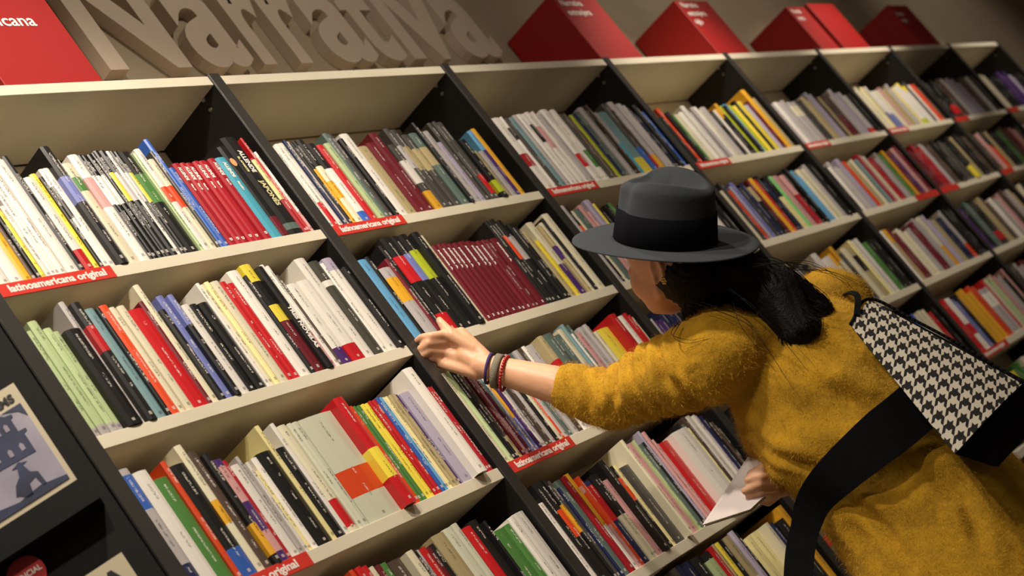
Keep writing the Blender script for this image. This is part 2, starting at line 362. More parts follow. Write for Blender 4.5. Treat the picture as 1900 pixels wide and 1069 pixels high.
# lines: "@ox,oy,s" crop frame; "#bay,level"; "B base_x,top_y code" / "T top_x,top_y[,height] code"; "auto codes" fills the bay
DATA = """
@0,270,4.11
#0,1
B -60,.24 W,.04-.10:K
B 30,.235 W
B 100,.235 W
B 200,.21 A
B 270,.22 V
B 300,.24 K
B 325,500 Y
B 365,470 W
B 402,350 W
B 440,220 W
B 485,150 W
B 530,112 W
B 620,85 K
B 665,250 W,0-.22:R
B 735,215 Y
B 785,240 K
B 800,185 W,.5-.82:G
B 845,170 W
B 905,30 K,.52-.74:Z
B 975,110 L
B 1005,135 C,.72-.86:E
B 1075,80 W,.5-.78:I
@200,240,4.11
B 328,200 K,.52-.80:W
B 362,195 K,.52-.80:W
B 396,195 K,.52-.80:W
B 430,185 K
B 455,168 K,.52-.79:Y
B 498,166 K,.52-.79:L
B 545,165 W
B 575,164 K,.51-.79:L
B 606,164 K,.50-.79:Y
B 640,168 K,.50-.78:E
B 720,185 M
B 745,155 W,.47-.62:O
B 795,230 C,.46-.70:O
B 845,172 G
B 868,75 B
B 905,290 B
B 945,260 r !
B 1000,255 r !
B 1045,250 r !
B 1092,246 r !
B 1140,236 r !
B 1203,230 r !
@400,220,4.11
B 437,305 T !
B 515,215 K,.02-.22:D !
B 583,145 K,.06-.12:S !
B 690,300 r,.45-.98:y
B 733,140 R
B 770,250 W,0-.25:I
#1,1
@550,210,4.11
B 268,256 W
B 305,235 W,.02-.30:R
B 345,222 W
B 385,205 N
B 400,215 L
B 415,230 K
B 445,212 A,.66-1:K
B 478,202 C,.68-1:K,.3-.5:A
B 530,230 W,.68-1:K,0-.14:B
B 592,240 R
B 640,235 M
B 688,155 S
B 725,152 G
B 765,200 K
B 800,160 W
B 866,250 H
B 940,225 D
B 1010,150 D
B 1072,245 G,0-.28:A,.4-.75:W
@750,190,4.11
B 308,200 G,.50-.78:L
B 352,205 G,.48-.78:H
B 400,245 G,.5-.8:H
B 450,240 S,.55-.80:H
B 510,170 K
B 530,170 K
B 557,225 L
B 598,305 z
B 640,155 G
B 672,150 G
B 702,152 G,.08-.32:R
B 745,300 K,.08-.28:u
B 790,370 H
B 832,375 L
B 870,215 P,.7-1:t
B 908,197 A
#0,2
@20,550,4.11
B 600,300 K,.38-.62:B
B 640,270 M,0-.08:L
B 700,200 M,0-.08:L
B 770,255 M,0-.08:L
B 830,265 M,0-.08:L
B 885,280 K
B 1000,40 L
B 1045,72 K,.58-.80:R
B 1110,185 Y
B 1135,95 U
@220,500,4.11
B 385,300 K
B 403,285 O
B 475,290 C
B 525,288 C
B 583,310 R
B 705,240 D
B 740,115 C
B 787,315 K
B 832,205 Z
B 885,215 K,.70-1:Z
B 928,290 K
B 948,275 W
B 1010,265 K
B 1072,258 K
@400,460,4.11
B 402,274 W
B 430,280 C
B 462,265 y
B 500,265 C
B 560,265 R
B 610,268 R
B 668,175 W
B 748,215 K
B 768,135 D,.47-.62:Y,.62-.84:K,.84-1:Y
B 845,165 K !
B 896,135 W,0-.35:I
B 930,140 W
B 965,205 V
@520,450,4.11
B 483,320 W,0-.2:P
B 565,300 W,0-.2:R
B 660,125 W
B 735,150 F,.73-.79:W
B 802,160 W
B 835,125 W,.87-1:z
B 903,205 K
#1,2
@640,420,4.11
B 548,265 t
B 622,235 K
B 655,325 L,.52-.86:A
B 740,250 D
B 768,145 K
B 803,95 K,.53-.80:R,0-.2:R
B 885,75 K,.53-.81:Z
B 945,62 K,.53-.83:u
B 1010,66 K
B 1065,72 C
@880,370,4.11
B 120,350 D !
B 150,345 D !
B 185,340 D !
B 222,338 D !
B 257,335 D !
B 292,330 D !
B 342,325 D !
B 385,320 D !
B 420,316 D !
B 453,312 D !
B 482,308 D !
B 512,304 D !
B 565,170 K
B 590,165 K
B 612,150 K,.52-.80:O
B 650,158 K,.52-.80:L
B 692,190 K
B 730,205 K
B 762,240 H
B 795,312 Y
B 828,175 C,0-.42:P
B 876,210 H,.5-.7:P
B 905,180 C
B 932,150 K
B 953,120 C
#0,3
@200,809,4.11
T 60,270 L,.68-.95:B,0-.25:N
T 185,290 W
T 345,335 E
T 395,205 O
T 468,238 K,0-.25:B
T 500,85 C,.38-.56:A
T 600,128 V
T 705,160 K,.08-.36:A
T 790,195 P,.58-.93:I,.10-.3:I
T 872,187 r
T 945,222 W
@380,770,4.11
T 238,315 L
T 305,370 W
T 372,430 y
T 362,325 W
T 398,295 K
T 383,85 y
T 545,255 K
T 500,65 W
T 555,85 C,.05-.30:R
T 625,72 c
T 660,62 c
T 710,45 c,.24-.48:O
@500,730,4.11
T 440,88 R,.25-.52:Y ^
T 550,112 O
T 598,105 O
T 640,95 E
T 668,92 E
T 697,85 Y
T 728,76 Y
T 755,60 R
T 780,55 R
T 805,40 B
T 835,34 t
T 862,28 C
T 885,22 y
T 908,15 H
T 935,12 H
T 962,8 P
T 990,8 z
@640,670,4.11
T 398,108 W ^
T 520,150 G,.32-.62:R
T 570,190 G
T 636,200 r !
T 680,190 r !
#1,3
@800,650,4.11
T 72,178 C
T 112,165 M
T 138,150 K
T 165,145 K
T 198,155 V,0-.25:H
T 235,160 D
T 262,170 I
T 282,170 P
T 308,175 D
T 335,190 U,0-.5:Z
T 375,200 W
T 400,215 A,0-.45:Z
T 440,230 P
T 475,235 W
T 510,250 L
T 545,255 G
T 572,262 V
T 605,265 L
T 640,270 K
@900,560,5.344
T 130,550 C
T 165,530 O
T 190,520 L
T 232,515 S
T 275,495 L
T 318,470 V
T 365,445 W
T 405,440 L
T 465,400 H,0-.72:R ^
T 535,400 C
T 570,335 S,.0-.45:K
T 640,300 V
T 680,340 S
T 715,280 C
T 742,235 U
T 800,240 S
T 850,325 W
T 890,320 I
T 915,260 L
T 965,235 L
T 1015,240 H
T 1070,300 C
T 1110,280 Y
T 1175,180 R,.1-.45:Y ^
T 1250,170 E
T 1285,180 M
T 1325,140 W
T 1370,115 R
T 1425,130 R
T 1455,150 C
#0,4
@640,890,5.973
T 60,1000 O
T 110,985 R
T 185,970 R
T 270,975 C
T 330,965 D
T 390,940 E
T 470,930 V
T 610,870 C ^
T 690,840 H
T 735,830 K
T 770,800 L
T 820,775 R
T 905,760 D
T 945,720 K
T 950,640 H
T 1080,560 c
T 1180,500 c
T 1300,545 R
T 1370,470 K,0-.42:A
@840,900,6.325
T 330,450 K,0-.42:A
T 430,575 E
T 600,480 E
T 640,400 W
T 700,350 W
#1,4
@960,820,4.454
T 92,570 W,.70-.97:L
T 135,490 W,.96-1:K
T 120,350 K,0-.1:S
T 160,330 K,.46-.72:O
T 205,315 K,.48-.75:A
T 245,330 G
T 300,330 S
T 330,385 N
T 355,300 r
T 392,270 W,.46-1:A
T 470,300 O
T 520,370 I,.52-.92:O
T 555,335 N,.52-.95:R
T 590,290 C,.52-1:K
T 640,270 C,.52-1:K
T 700,330 I
T 650,180 K
T 700,160 K
T 752,215 K,.58-.86:O
T 790,200 y
T 840,220 G
T 805,30 C ^
@1120,760,4.454
T 145,325 W
T 185,290 I
T 238,260 M
T 275,300 S
T 265,190 z
T 310,195 I
T 325,270 K
T 395,255 I
T 430,290 I
T 460,280 R
T 520,235 W,0-.11:R ^
T 605,115 K
T 640,130 S
T 655,190 K,.48-.82:O
T 690,160 y
T 640,70 V
T 675,60 W
T 725,55 W
T 760,50 z
T 785,60 N
T 840,80 K
T 880,110 V
T 925,130 K
#2,1
@900,180,5.9375
T 80,225 W,.33-.5:r
T 165,215 W,.68-.85:K
T 210,230 G
T 258,225 U
T 302,200 L
T 345,190 W
T 400,180 W,.60-.85:K
T 445,160 W,.5-.8:I
T 505,165 W
T 560,195 L
T 600,145 W,.20-.38:R
T 655,130 W
T 700,140 W,.18-.42:E
T 760,215 W
T 830,200 G
T 865,190 H
T 900,215 V
T 925,200 u
@1060,160,5.9375
T 10,300 N
T 35,275 S
T 70,240 L
T 110,215 K
T 150,210 V
T 235,290 L,0-.5:T
T 290,280 U,0-.25:Y
T 330,195 G,0-.35:B
T 395,175 L,0-.22:A
T 445,265 V,0-.25:R
T 485,200 L
T 560,215 L
T 610,230 K
T 650,225 K
T 700,300 N
T 755,290 B
#2,2
@880,370,4.11
T 645,55 L
T 690,60 K,.4-.75:O
T 742,85 C
T 762,75 S
T 790,45 I
T 828,12 z
T 868,90 I
T 900,35 Y
T 945,70 K
T 985,45 K
T 1015,30 E
auto+ K C G R y M I P W K
#3,1
auto S:3 K:2 O K E:4 C:4 W:7 L:5 W:3 C:2 L:4 K W:2 K,.78-1:A:5 u:2 K:2 t,.1-.5:Z:4 u:2 Y:3 K Y:4 z:3 D:3 A^:4 H:3
#3,2
auto K:3 C:2 G:2 O:2 z:2 Z:3 G N:3 K,.7-1:H:3 D:2 A:3 R:2 K:3 N:2 y,.6-1:K:4 g:3 I:4 I,0-.6:r:4 K:2 K:2 N,.3-.8:I:2 t:5 C:4 C:3 L:3 K:3 K:3
#3,3
auto W:2 W L:3 K:2 R,.7-1:K:3 H:2 L:2 W:3 W:5 C,.75-1:A:4 G:3 C:3 H,.5-.8:K:3 y:2 W:4 E:3 K:3 K:3
#3,4
auto L:3 M:3 P:2 G:3 K:3 W:3 D:2 I:2 K:3 B:2 C:4 R:2 K:2
#4,1
auto L:3 W:2 L:4 L,.65-.9:C:4 G:4 H:4 z:3 V:2 H:2 V,.0-.5:D:4 L:3 z:3 L,0-.12:R:4 K:2
#4,2
auto K:3 W:2 L:6 z:3 O:2 H:3 C:2 S:2 U:2 r:2 I:2 C:2 r:4 L:3 L:2 E:3 A:2 D:3 P:2 I:3 D:3
#4,3
auto W:3 H,.75-1:A:2 D:4 C:5 L:3 D:4 L:3 C,0-.4:A:3 z:3 H:3 N:4 L,0-.3:O:3 K:3 K:3
#4,4
auto D:2 R:3 W,.3-.5:R:3 Z:3 K:2 A:4 A:5 O:4 L,.6-.9:W:6 R:2 C:2 M:3 I:3 L:3 K:2 I:3
#5,1
auto C:3 C:3 y:2 W,0-.38:Z:5 C:3 I:2 H:3 L:3 y:2 W,0-.12:u:4 W,.85-1:Y:4 G:2 W:2 O:3 V:2
#5,2
auto D:4 r:4 L:2 V:3 K:3 G:4 K,0-.3:Y:4 H:2 K:4 V:2
#5,3
auto P:3 K:2 S:4 K,.1-.3:R:4 H:3 V:3 W:3 L:3 I:3 V:3 L:3 H:3
#5,4
auto G:3 L:3 D:3 M:3 W:3 H:3 K:3 C:3
#6,1
auto K:3 K,.1-.35:R:3 V:2 L:2 z:5 V:3 L:2 K:2
#6,2
auto V:3 I:2 O,.6-1:K:2 H:2 K:3 E:3 V:2 D:3 I:2 K:3
#6,3
auto C:3 K:3 O:3 L:3 V:3 K:3
#7,1
auto C:3 K:4 P:4 z:2 K:4
#7,2
auto C:2 A:3 N:3 K:4 D:3 V:2
#1,5
@1240,900,6.327
T 30,1000 G
T 80,960 N
T 150,930 N
T 260,880 K
T 370,830 K,.62-.93:M
T 455,750 R
T 510,705 H
T 545,690 Y
T 600,670 K
T 645,625 H,0-.6:W
T 705,560 z
T 790,560 K
T 880,650 y
T 960,580 y
T 1050,520 C ^
T 1130,510 N
T 1200,450 N
T 1262,440 K
T 1262,270 A
#2,3
@900,560,5.344
T 1520,45 W
T 1575,160 K
T 1640,170 L
T 1680,190 P
T 1720,180 P
auto+ N K W R C K D H L
#2,4
auto K:4 W:3 K:3 E:2 R:3 C:3 N:2 L:3
#4,5
auto M:3 Y:2 E:4 C:3 M:3 W:3 K:3 G:3 C:2
"""
def solve_base(px, zs):
    lo, hi = -1.5, 8.5
    for _ in range(50):
        m = (lo+hi)/2
        if pj((m, 0, zs))[0] < px: lo = m
        else: hi = m
    return (lo+hi)/2
def solve_top(X, zs, py):
    lo, hi = zs, zs+0.6
    for _ in range(50):
        m = (lo+hi)/2
        if pj((X, 0, m))[1] > py: lo = m
        else: hi = m
    return (lo+hi)/2-zs
def parse_code(c):
    parts = c.split(','); base = parts[0][0]; w = None; prot = '^' in c
    bands = []
    last = parts[-1]
    toks = last.replace('^', '').split(':')
    if len(parts) == 1:
        if len(toks) == 2: w = float(toks[1])
    else:
        if len(toks) == 3: w = float(toks[2]); parts[-1] = toks[0]+':'+toks[1]
    for p in parts[1:]:
        r, cc = p.replace('^', '').split(':')[:2]; a, b = r.split('-'); bands.append((float(a), float(b), cc[0]))
    return base, bands, w, prot
books = []      # dicts: bay, level, X, w, h, base, bands, prot, special, near
cur = None; cells_ = {}
for ln in DATA.strip().splitlines():
    ln = ln.strip()
    if not ln: continue
    if ln[0] == '@': ox, oy, sc = map(float, ln[1:].split(',')); continue
    if ln[0] == '#': cur = tuple(map(int, ln[1:].split(','))); cells_.setdefault(cur, []); continue
    zs = LEV[cur[1]]
    if ln.startswith('auto'):
        plus = ln.startswith('auto+'); codes = ln.split()[1:]
        x0 = cur[0]+UW+0.003; x1 = cur[0]+0.985 if cur[1] != 1 else cur[0]+0.97
        if plus: x0 = cells_[cur][-1]['X']+0.03
        ws = [(parse_code(c)[2] or 2.5) for c in codes]; tot = sum(ws); x = x0
        unit = (x1-x0)/tot
        for c, w in zip(codes, ws):
            base, bands, _, prot = parse_code(c)
            n = max(1, round(w*unit/0.036)) if w*unit > 0.045 else 1
            for k in range(n):
                h = random.uniform(0.215, 0.262)
                if base == 'A' and prot: h = 0.30
                cells_[cur].append(dict(X=x, h=h, base=base, bands=bands, prot=False, sp=False, auto=True)); x += w*unit/n
        cells_[cur].append(dict(X=x, end=True)); continue
    mode, pos, code = ln.split()[:3]; sp = '!' in ln; prot = '^' in ln
    base, bands, w, _ = parse_code(code)
    a, b = pos.split(',')[:2]; a = float(a); b = float(b)
    if mode == 'B':
        X = solve_base(ox+a/sc, zs); h = b if b < 1 else solve_top(X, zs, oy+b/sc)
    else:
        P = pl(ox+a/sc, oy+b/sc); X = P[0]; h = P[2]-zs
    cells_[cur].append(dict(X=X, h=min(max(h, 0.15), 0.325), base=base, bands=bands, prot=prot, sp=sp, auto=False))
ENDS = {(0, 1): 0.985, (0, 2): 0.99, (1, 1): 1.945, (1, 2): 1.965, (0, 3): 0.99, (1, 3): 1.99, (0, 4): 0.992, (1, 4): 1.985, (2, 1): 2.992, (1, 5): 1.985}
for cell, lst in cells_.items():
    ends = [d['X'] for d in lst if d.get('end')]; lst = sorted([d for d in lst if not d.get('end')], key=lambda d: d['X'])
    lo = cell[0]+UW+0.002; end = ENDS.get(cell, ends[0] if ends else cell[0]+0.99)
    # at least 7 mm per book: push neighbours right where two readings collide
    for k, d in enumerate(lst):
        d['X'] = max(d['X'], lo); lo = d['X']+0.0095
    lim = end
    for d in reversed(lst):
        if d['X'] > lim-0.009: d['X'] = lim-0.009
        lim = d['X']
    for k, d in enumerate(lst):
        nx = lst[k+1]['X'] if k+1 < len(lst) else end
        d['w'] = min(nx-d['X'], 0.075)
        if k+1 < len(lst) and nx-d['X'] > 0.075: d['w'] = nx-d['X'] if nx-d['X'] < 0.12 else 0.075
        d['bay'], d['lev'] = cell; d['n'] = k; d['count'] = len(lst); books.append(d)

def col_of(code, jit):
    c = srgb(PAL[code][0]); return (*[min(1, x*jit) for x in c], 1)
def book_mesh(bm, lay, w, h, dep, base, bands, seed, mi=0, o=(0, 0, 0), jit=1.0):
    cl, tl, ua, ub = lay
    cuts = sorted({0.0, 1.0, *[b[0] for b in bands], *[b[1] for b in bands]})
    cuts = [c for c in cuts if 0 <= c <= 1]
    ww = min(0.0016, w*0.16); c = min(0.003, w*0.22)
    prof = [(0, dep), (0, c), (w*0.3, 0.0), (w*0.7, 0.0), (w, c), (w, dep), (w-ww, dep), (w-ww, c+ww), (ww, c+ww), (ww, dep)]
    rows = [[bm.verts.new((o[0]+x, o[1]+y, o[2]+h*t)) for x, y in prof] for t in cuts]
    n = len(prof)
    tcol = col_of('K' if base in LIGHT else ('W' if base not in 'G' else 'C'), 1)
    for k, (a, b) in enumerate(zip(rows, rows[1:])):
        mid = (cuts[k]+cuts[k+1])/2; code = base
        for (f0, f1, cc) in bands:
            if f0 <= mid <= f1: code = cc
        col = col_of(code, jit); tc = col_of('K' if code in LIGHT else 'W', 1)
        for i in range(n):
            f = bm.faces.new((a[i], a[(i+1) % n], b[(i+1) % n], b[i])); f.material_index = mi
            spine = i in (1, 2, 3)
            for lp in f.loops:
                v = lp.vert; lp[cl] = col; lp[tl] = tc
                if spine:
                    lp[ua].uv = (v.co.x-o[0]-w/2, (v.co.z-o[2])/h); lp[ub].uv = (v.co.z-o[2], seed)
                else: lp[ua].uv = (-5, -5); lp[ub].uv = (0, seed)
    for r, s in ((rows[0], 1), (rows[-1], -1)):
        for idx in ((0, 1, 8, 9), (1, 2, 3, 4, 7, 8), (4, 5, 6, 7)):
            f = bm.faces.new([r[q] for q in (idx if s > 0 else idx[::-1])]); f.material_index = mi
            for lp in f.loops: lp[cl] = col_of(base, jit); lp[tl] = tc; lp[ua].uv = (-5, -5)
def layers(bm):
    return (bm.loops.layers.float_color.new('Col'), bm.loops.layers.float_color.new('Txt'), bm.loops.layers.uv.new('UVa'), bm.loops.layers.uv.new('UVb'))
ORD = ['first', 'second', 'third', 'fourth', 'fifth', 'sixth', 'seventh', 'eighth', 'ninth', 'tenth', '11th', '12th', '13th', '14th', '15th', '16th', '17th', '18th', '19th', '20th'] + ['%dth' % q if q % 10 not in (1, 2, 3) else '%d%s' % (q, {1: 'st', 2: 'nd', 3: 'rd'}[q % 10]) for q in range(21, 70)]
ROW = {1: 'top row', 2: 'second row', 3: 'third row', 4: 'fourth row', 5: 'fifth row'}
BAYN = ['leftmost bay', 'second bay', 'third bay', 'fourth bay', 'fifth bay', 'sixth bay', 'seventh bay', 'last bay']
def label_of(d):
    hgt = 'tall ' if d['h'] > 0.285 else ('thick ' if d['w'] > 0.058 else ('thin ' if d['w'] < 0.018 else ''))
    s = hgt+PAL[d['base']][1]+' book'
    if d['bands']:
        b = d['bands'][0]; nm = PAL[b[2]][1]
        wh = 'foot' if b[0] < 0.05 else ('top' if b[1] > 0.97 else 'band')
        s += ' with %s %s' % (nm, wh)
    if d['n']*2 < d['count']: pos = ORD[d['n']]+' from left'
    else: pos = ('rightmost' if d['n'] == d['count']-1 else ORD[d['count']-1-d['n']]+' from right')
    return s+', '+pos+', '+ROW[d['lev']]+', '+BAYN[d['bay']]
def vis_size(d):
    a = pj((d['X'], 0, LEV[d['lev']])); b = pj((d['X']+d['w'], 0, LEV[d['lev']])); c = pj((d['X'], 0, LEV[d['lev']]+d['h']))
    s = abs(b[0]-a[0])*math.dist(a, c)
    vis = [p for p in (a, c, pj((d['X'], 0, LEV[d['lev']]+d['h']*0.8))) if 0 < p[0] < 1900 and 0 < p[1] < 1069]
    if not vis: s *= 0.001
    if d['bay'] == 2 and d['lev'] in (3, 4, 5): s *= 0.02
    if d['bay'] == 2 and d['lev'] == 2 and d['X'] > 2.55: s *= 0.02
    if d['bay'] == 3 and d['lev'] == 4: s *= 0.05
    return s
books.sort(key=vis_size, reverse=True)
single, rest = books[:300], books[300:]
sbm = bmesh.new(); slay = layers(sbm)
def dims(d):
    return d['w']*U-0.0006, d['h']*U, min(0.19, d['h']*U*random.uniform(0.62, 0.70))
def place(d):
    rnd = random.Random(int(d['X']*1e5)+d['lev'])
    y = -0.003+rnd.uniform(0, 0.006)
    if d['prot']: y = -0.020
    if d['base'] in 'K' and rnd.random() < 0.2: y = -0.008
    return d['X']*U+0.0003, y, LEV[d['lev']]*U+TOPZ+0.0002, rnd
special = {}
for d in single:
    x, y, z, rnd = place(d); w, h, dep = dims(d)
    bm = bmesh.new(); lay = layers(bm)
    book_mesh(bm, lay, w, h, dep, d['base'], d['bands'], 0.0 if d['sp'] else rnd.uniform(0.05, 1), jit=rnd.uniform(0.86, 1.1))
    bmesh.ops.recalc_face_normals(bm, faces=bm.faces)
    me = bpy.data.meshes.new('book'); bm.to_mesh(me); bm.free()
    o = link('book', me, MT['book']); o.location = (x, y, z)
    tag(o, label_of(d), 'book', 'books on the shelves')
    ww = min(0.0016, w*0.16); c = min(0.003, w*0.22)
    b2 = bmesh.new(); add_box(b2, (ww+0.0001, c+ww, 0.002), (w-ww-0.0001, dep-0.003, h-0.003))
    pg = from_bm('page_block', b2, MT['paper'], o)
    d['obj'] = o; d['dim'] = (w, h, dep)
for d in rest:
    x, y, z, rnd = place(d); w, h, dep = dims(d)
    book_mesh(sbm, slay, w, h, dep, d['base'], d['bands'], rnd.uniform(0.05, 1), o=(x, y, z), jit=rnd.uniform(0.86, 1.1))
    ww = min(0.0016, w*0.16); c = min(0.003, w*0.22); n0 = len(sbm.faces)
    add_box(sbm, (x+ww, y+c+ww, z+0.002), (x+w-ww, y+dep-0.003, z+h-0.003)); sbm.faces.ensure_lookup_table()
    for f in sbm.faces[n0:]: f.material_index = 1
bmesh.ops.recalc_face_normals(sbm, faces=sbm.faces)
me = bpy.data.meshes.new('books_far'); sbm.to_mesh(me); sbm.free(); me.materials.append(MT['book']); me.materials.append(MT['paper'])
so = link('distant_books', me); tag(so, 'rows of small books filling the shelves of the far right bays', 'books', None, 'stuff')

# lettering that can be read on single spines
def spine_text(d, s, size, v0, m, u=0.5, fit=None, off=0.0004):
    o = d['obj']; w, h, dep = d['dim']
    # text runs down the spine, letters' tops to the right
    me = text_mesh(s, size, 0.0001, 0.0006)
    xs = [v.co.x for v in me.vertices]; ys = [v.co.y for v in me.vertices]; L = max(xs)-min(xs); f = 1 if fit is None else fit/L
    ym = (max(ys)+min(ys))/2
    for v in me.vertices:
        v.co = Vector((w*u+(v.co.y-ym), -off-v.co.z, h*v0-(v.co.x-min(xs))*f))
    me.name = 'spine_lettering'; return link('spine_lettering', me, m, o)
def near_books(bay, lev): return sorted([d for d in single if (d['bay'], d['lev']) == (bay, lev)], key=lambda d: d['X'])
MT['gold'] = mat('gold_ink', '#d8cf9a', 0.4)
for d in [d for d in near_books(0, 1) if d['sp']]:
    if d['base'] == 'r': spine_text(d, 'ALLENDE', min(0.011, d['dim'][0]*0.8), 0.95, MT['white_ink'], fit=0.036); spine_text(d, 'Novela', 0.006, 0.74, MT['white_ink']); spine_text(d, 'D', 0.009, 0.085, MT['white_ink'])
    if d['base'] == 'T': spine_text(d, 'ALLENDE', 0.012, 0.94, MT['white_ink'], fit=0.042); spine_text(d, 'Afrodita', 0.007, 0.70, MT['white_ink'])
ks = [d for d in near_books(0, 1) if d['sp'] and d['base'] == 'K']
if len(ks) == 2:
    spine_text(ks[1], 'ALLENDE', 0.017, 0.86, MT['white_ink'], 0.62, fit=0.062)
    spine_text(ks[1], 'EL AMANTE', 0.008, 0.80, MT['gold'], 0.25); spine_text(ks[1], 'JAPONÉS', 0.018, 0.55, MT['gold'], 0.6, fit=0.07)
    o = ks[0]['obj']; w, h, _ = ks[0]['dim']
    for q, (vv, uu) in enumerate([(0.82, 0.5)]):
        rr = [[(w*uu+0.008*math.cos(k*math.tau/20), -0.0003-zz, h*vv+0.011*math.sin(k*math.tau/20)) for k in range(20)] for zz in (0, 0.0004)]
        from_bm('round_print', loft(rr), mat('peach_print', '#e0a070', 0.5), o)
for d in [d for d in near_books(0, 2) if d['sp']]:
    spine_text(d, 'TRES NOVELAS', 0.013, 0.60, MT['white_ink'], fit=0.105)
for d in [d for d in near_books(1, 2) if d['sp']]:
    spine_text(d, 'NOVELA', 0.007, 0.93, MT['white_ink'], fit=0.06); spine_text(d, 'N', 0.008, 0.07, MT['white_ink'])
for d in [d for d in near_books(0, 3) if d['sp']]:
    spine_text(d, 'NOVELA', 0.009, 0.94, MT['white_ink'], fit=0.05); spine_text(d, 'C', 0.009, 0.07, MT['white_ink'])

# ------------------------------------------------------------------ the customer
def frame(d, hint=Vector((0, 0, 1))):
    d = d.normalized(); a = d.cross(hint)
    if a.length < 1e-3: a = d.cross(Vector((1, 0, 0)))
    a.normalize(); return a, a.cross(d).normalized()
def tube_into(bm, pts, radii, seg=16, balls=True):
    pts = [Vector(p) for p in pts]
    for k in range(len(pts)-1):
        d = pts[k+1]-pts[k]; a, b = frame(d)
        r0, r1 = radii[k], radii[k+1]
        A = [bm.verts.new(pts[k]+(a*math.cos(q*math.tau/seg)+b*math.sin(q*math.tau/seg))*r0) for q in range(seg)]
        B = [bm.verts.new(pts[k+1]+(a*math.cos(q*math.tau/seg)+b*math.sin(q*math.tau/seg))*r1) for q in range(seg)]
        fs = [bm.faces.new((A[q], A[(q+1) % seg], B[(q+1) % seg], B[q])) for q in range(seg)]
        fs += [bm.faces.new(A[::-1]), bm.faces.new(B)]
        bmesh.ops.recalc_face_normals(bm, faces=fs)
    if balls:
        for p, r in zip(pts, radii): ball(bm, p, (r, r, r))
def ball(bm, c, r, axes=None, seg=20):
    q = bmesh.ops.create_uvsphere(bm, u_segments=seg, v_segments=max(8, seg*2//3), radius=1.0)
    for v in q['verts']:
        x, y, z = v.co.x*r[0], v.co.y*r[1], v.co.z*r[2]
        v.co = Vector(c)+(Vector((x, y, z)) if axes is None else axes[0]*x+axes[1]*y+axes[2]*z)
def remeshed(name, bm, voxel, smooth_it=6, fn=None):
    me = bpy.data.meshes.new(name); bm.to_mesh(me); bm.free()
    o = bpy.data.objects.new(name, me); C.objects.link(o)
    m = o.modifiers.new('r', 'REMESH'); m.mode = 'VOXEL'; m.voxel_size = voxel; m.use_smooth_shade = True
    s = o.modifiers.new('s', 'SMOOTH'); s.factor = 0.5; s.iterations = smooth_it
    dg = bpy.context.evaluated_depsgraph_get(); me2 = bpy.data.meshes.new_from_object(o.evaluated_get(dg), depsgraph=dg)
    bpy.data.objects.remove(o); me2.name = name
    if fn:
        n = len(me2.vertices); co = np.empty(n*3, 'f'); me2.vertices.foreach_get('co', co); no = np.empty(n*3, 'f')
        me2.vertices.foreach_get('normal', no)
        co = co.reshape(-1, 3); no = no.reshape(-1, 3); co = fn(co, no); me2.vertices.foreach_set('co', co.astype('f').ravel()); me2.update()
    for p in me2.polygons: p.use_smooth = True
    return me2
MT['skin'] = mat('skin', '#d9a480', 0.5, 0.04, 120, 0.05, 25, sss=0.12)
MT['coat'] = mat('mustard_mohair', '#b88a16', 0.95, 0.22, 260, 0.16, 22, sheen=0.15)
MT['coat_fuzz'] = mat('mustard_fuzz', '#cda02c', 0.9)
MT['hair'] = mat('dark_brown_hair', '#0e0a09', 0.6, 0.3, 220, 0.3, 90, spec=0.3)
MT['felt'] = mat('grey_felt', '#2b3035', 0.95, 0.08, 350, 0.06, 12, sheen=0.25)
MT['ribbon'] = mat('navy_ribbon', '#07080f', 0.85, 0.05, 300, spec=0.1)
MT['strap'] = mat('black_webbing', '#08080a', 0.85, 0.1, 300, spec=0.15)
MT['tweed_w'] = mat('cream_wool', '#c9bfae', 0.9, 0.2, 400)
MT['tweed_k'] = mat('black_wool', '#161414', 0.9, 0.2, 400)
MT['trouser'] = mat('dark_trousers', '#1c1c22', 0.8)
MT['boot'] = mat('black_leather', '#0e0d0d', 0.4)

person = empty('person', (1.16, -0.56, 0.0))
tag(person, 'woman in a mustard fuzzy coat and grey hat reaching for a book', 'person')

# joints
SH_L = at(1335, 655, 3.08); SH_R = at(1545, 575, 3.33)
ELB = at(1135, 742, 3.20); WR = at(893, 678, 3.29); KN = at(828, 640, 3.335)
NECK = at(1400, 560, 3.19)
SIDE = (SH_R-SH_L); SIDE.z = 0; SIDE.normalize(); FRONT = Vector((-SIDE.y, SIDE.x, 0))
HU = Vector((-0.172, -0.587, 0.791)).normalized()
F_ = Vector((RC[0]*-0.74+RC[2]*0.68).tolist()); HF = (F_-HU*F_.dot(HU)).normalized(); HL = HU.cross(HF).normalized()   # HL: her left
HC = at(1243, 468, 3.14)       # skull centre

HN = Vector((RC[0]*0.01-RC[1]*0.968-RC[2]*0.285).tolist()).normalized()
hf = Vector((RC[0]*-0.93+RC[2]*0.36).tolist()); hf = (hf-HN*hf.dot(HN)).normalized(); hl = HN.cross(hf).normalized()
HO = at(1234, 446, 3.12)
def tuck(co, no=None):      # keep head and hair inside the crown of the hat
    q = co-np.array(HO); h = q@np.array(HN); f = q@np.array(hf); l = q@np.array(hl)
    lim_f = 0.086-0.02*np.clip(h/0.1, 0, 1); lim_l = 0.070-0.018*np.clip(h/0.1, 0, 1)
    r = np.sqrt((f/lim_f)**2+(l/lim_l)**2)
    w = np.clip((h+0.030)/0.022, 0, 1); k = np.where(r > 1, 1/np.maximum(r, 1e-6), 1.0); k = 1+(k-1)*w
    f2, l2 = f*k, l*k; h2 = np.minimum(h, 0.092)
    return np.array(HO)+np.outer(h2, HN)+np.outer(f2, hf)+np.outer(l2, hl)
bm = bmesh.new()
AX = [HF, HL, HU]
def H(f, l, u): return HC+HF*f+HL*l+HU*u
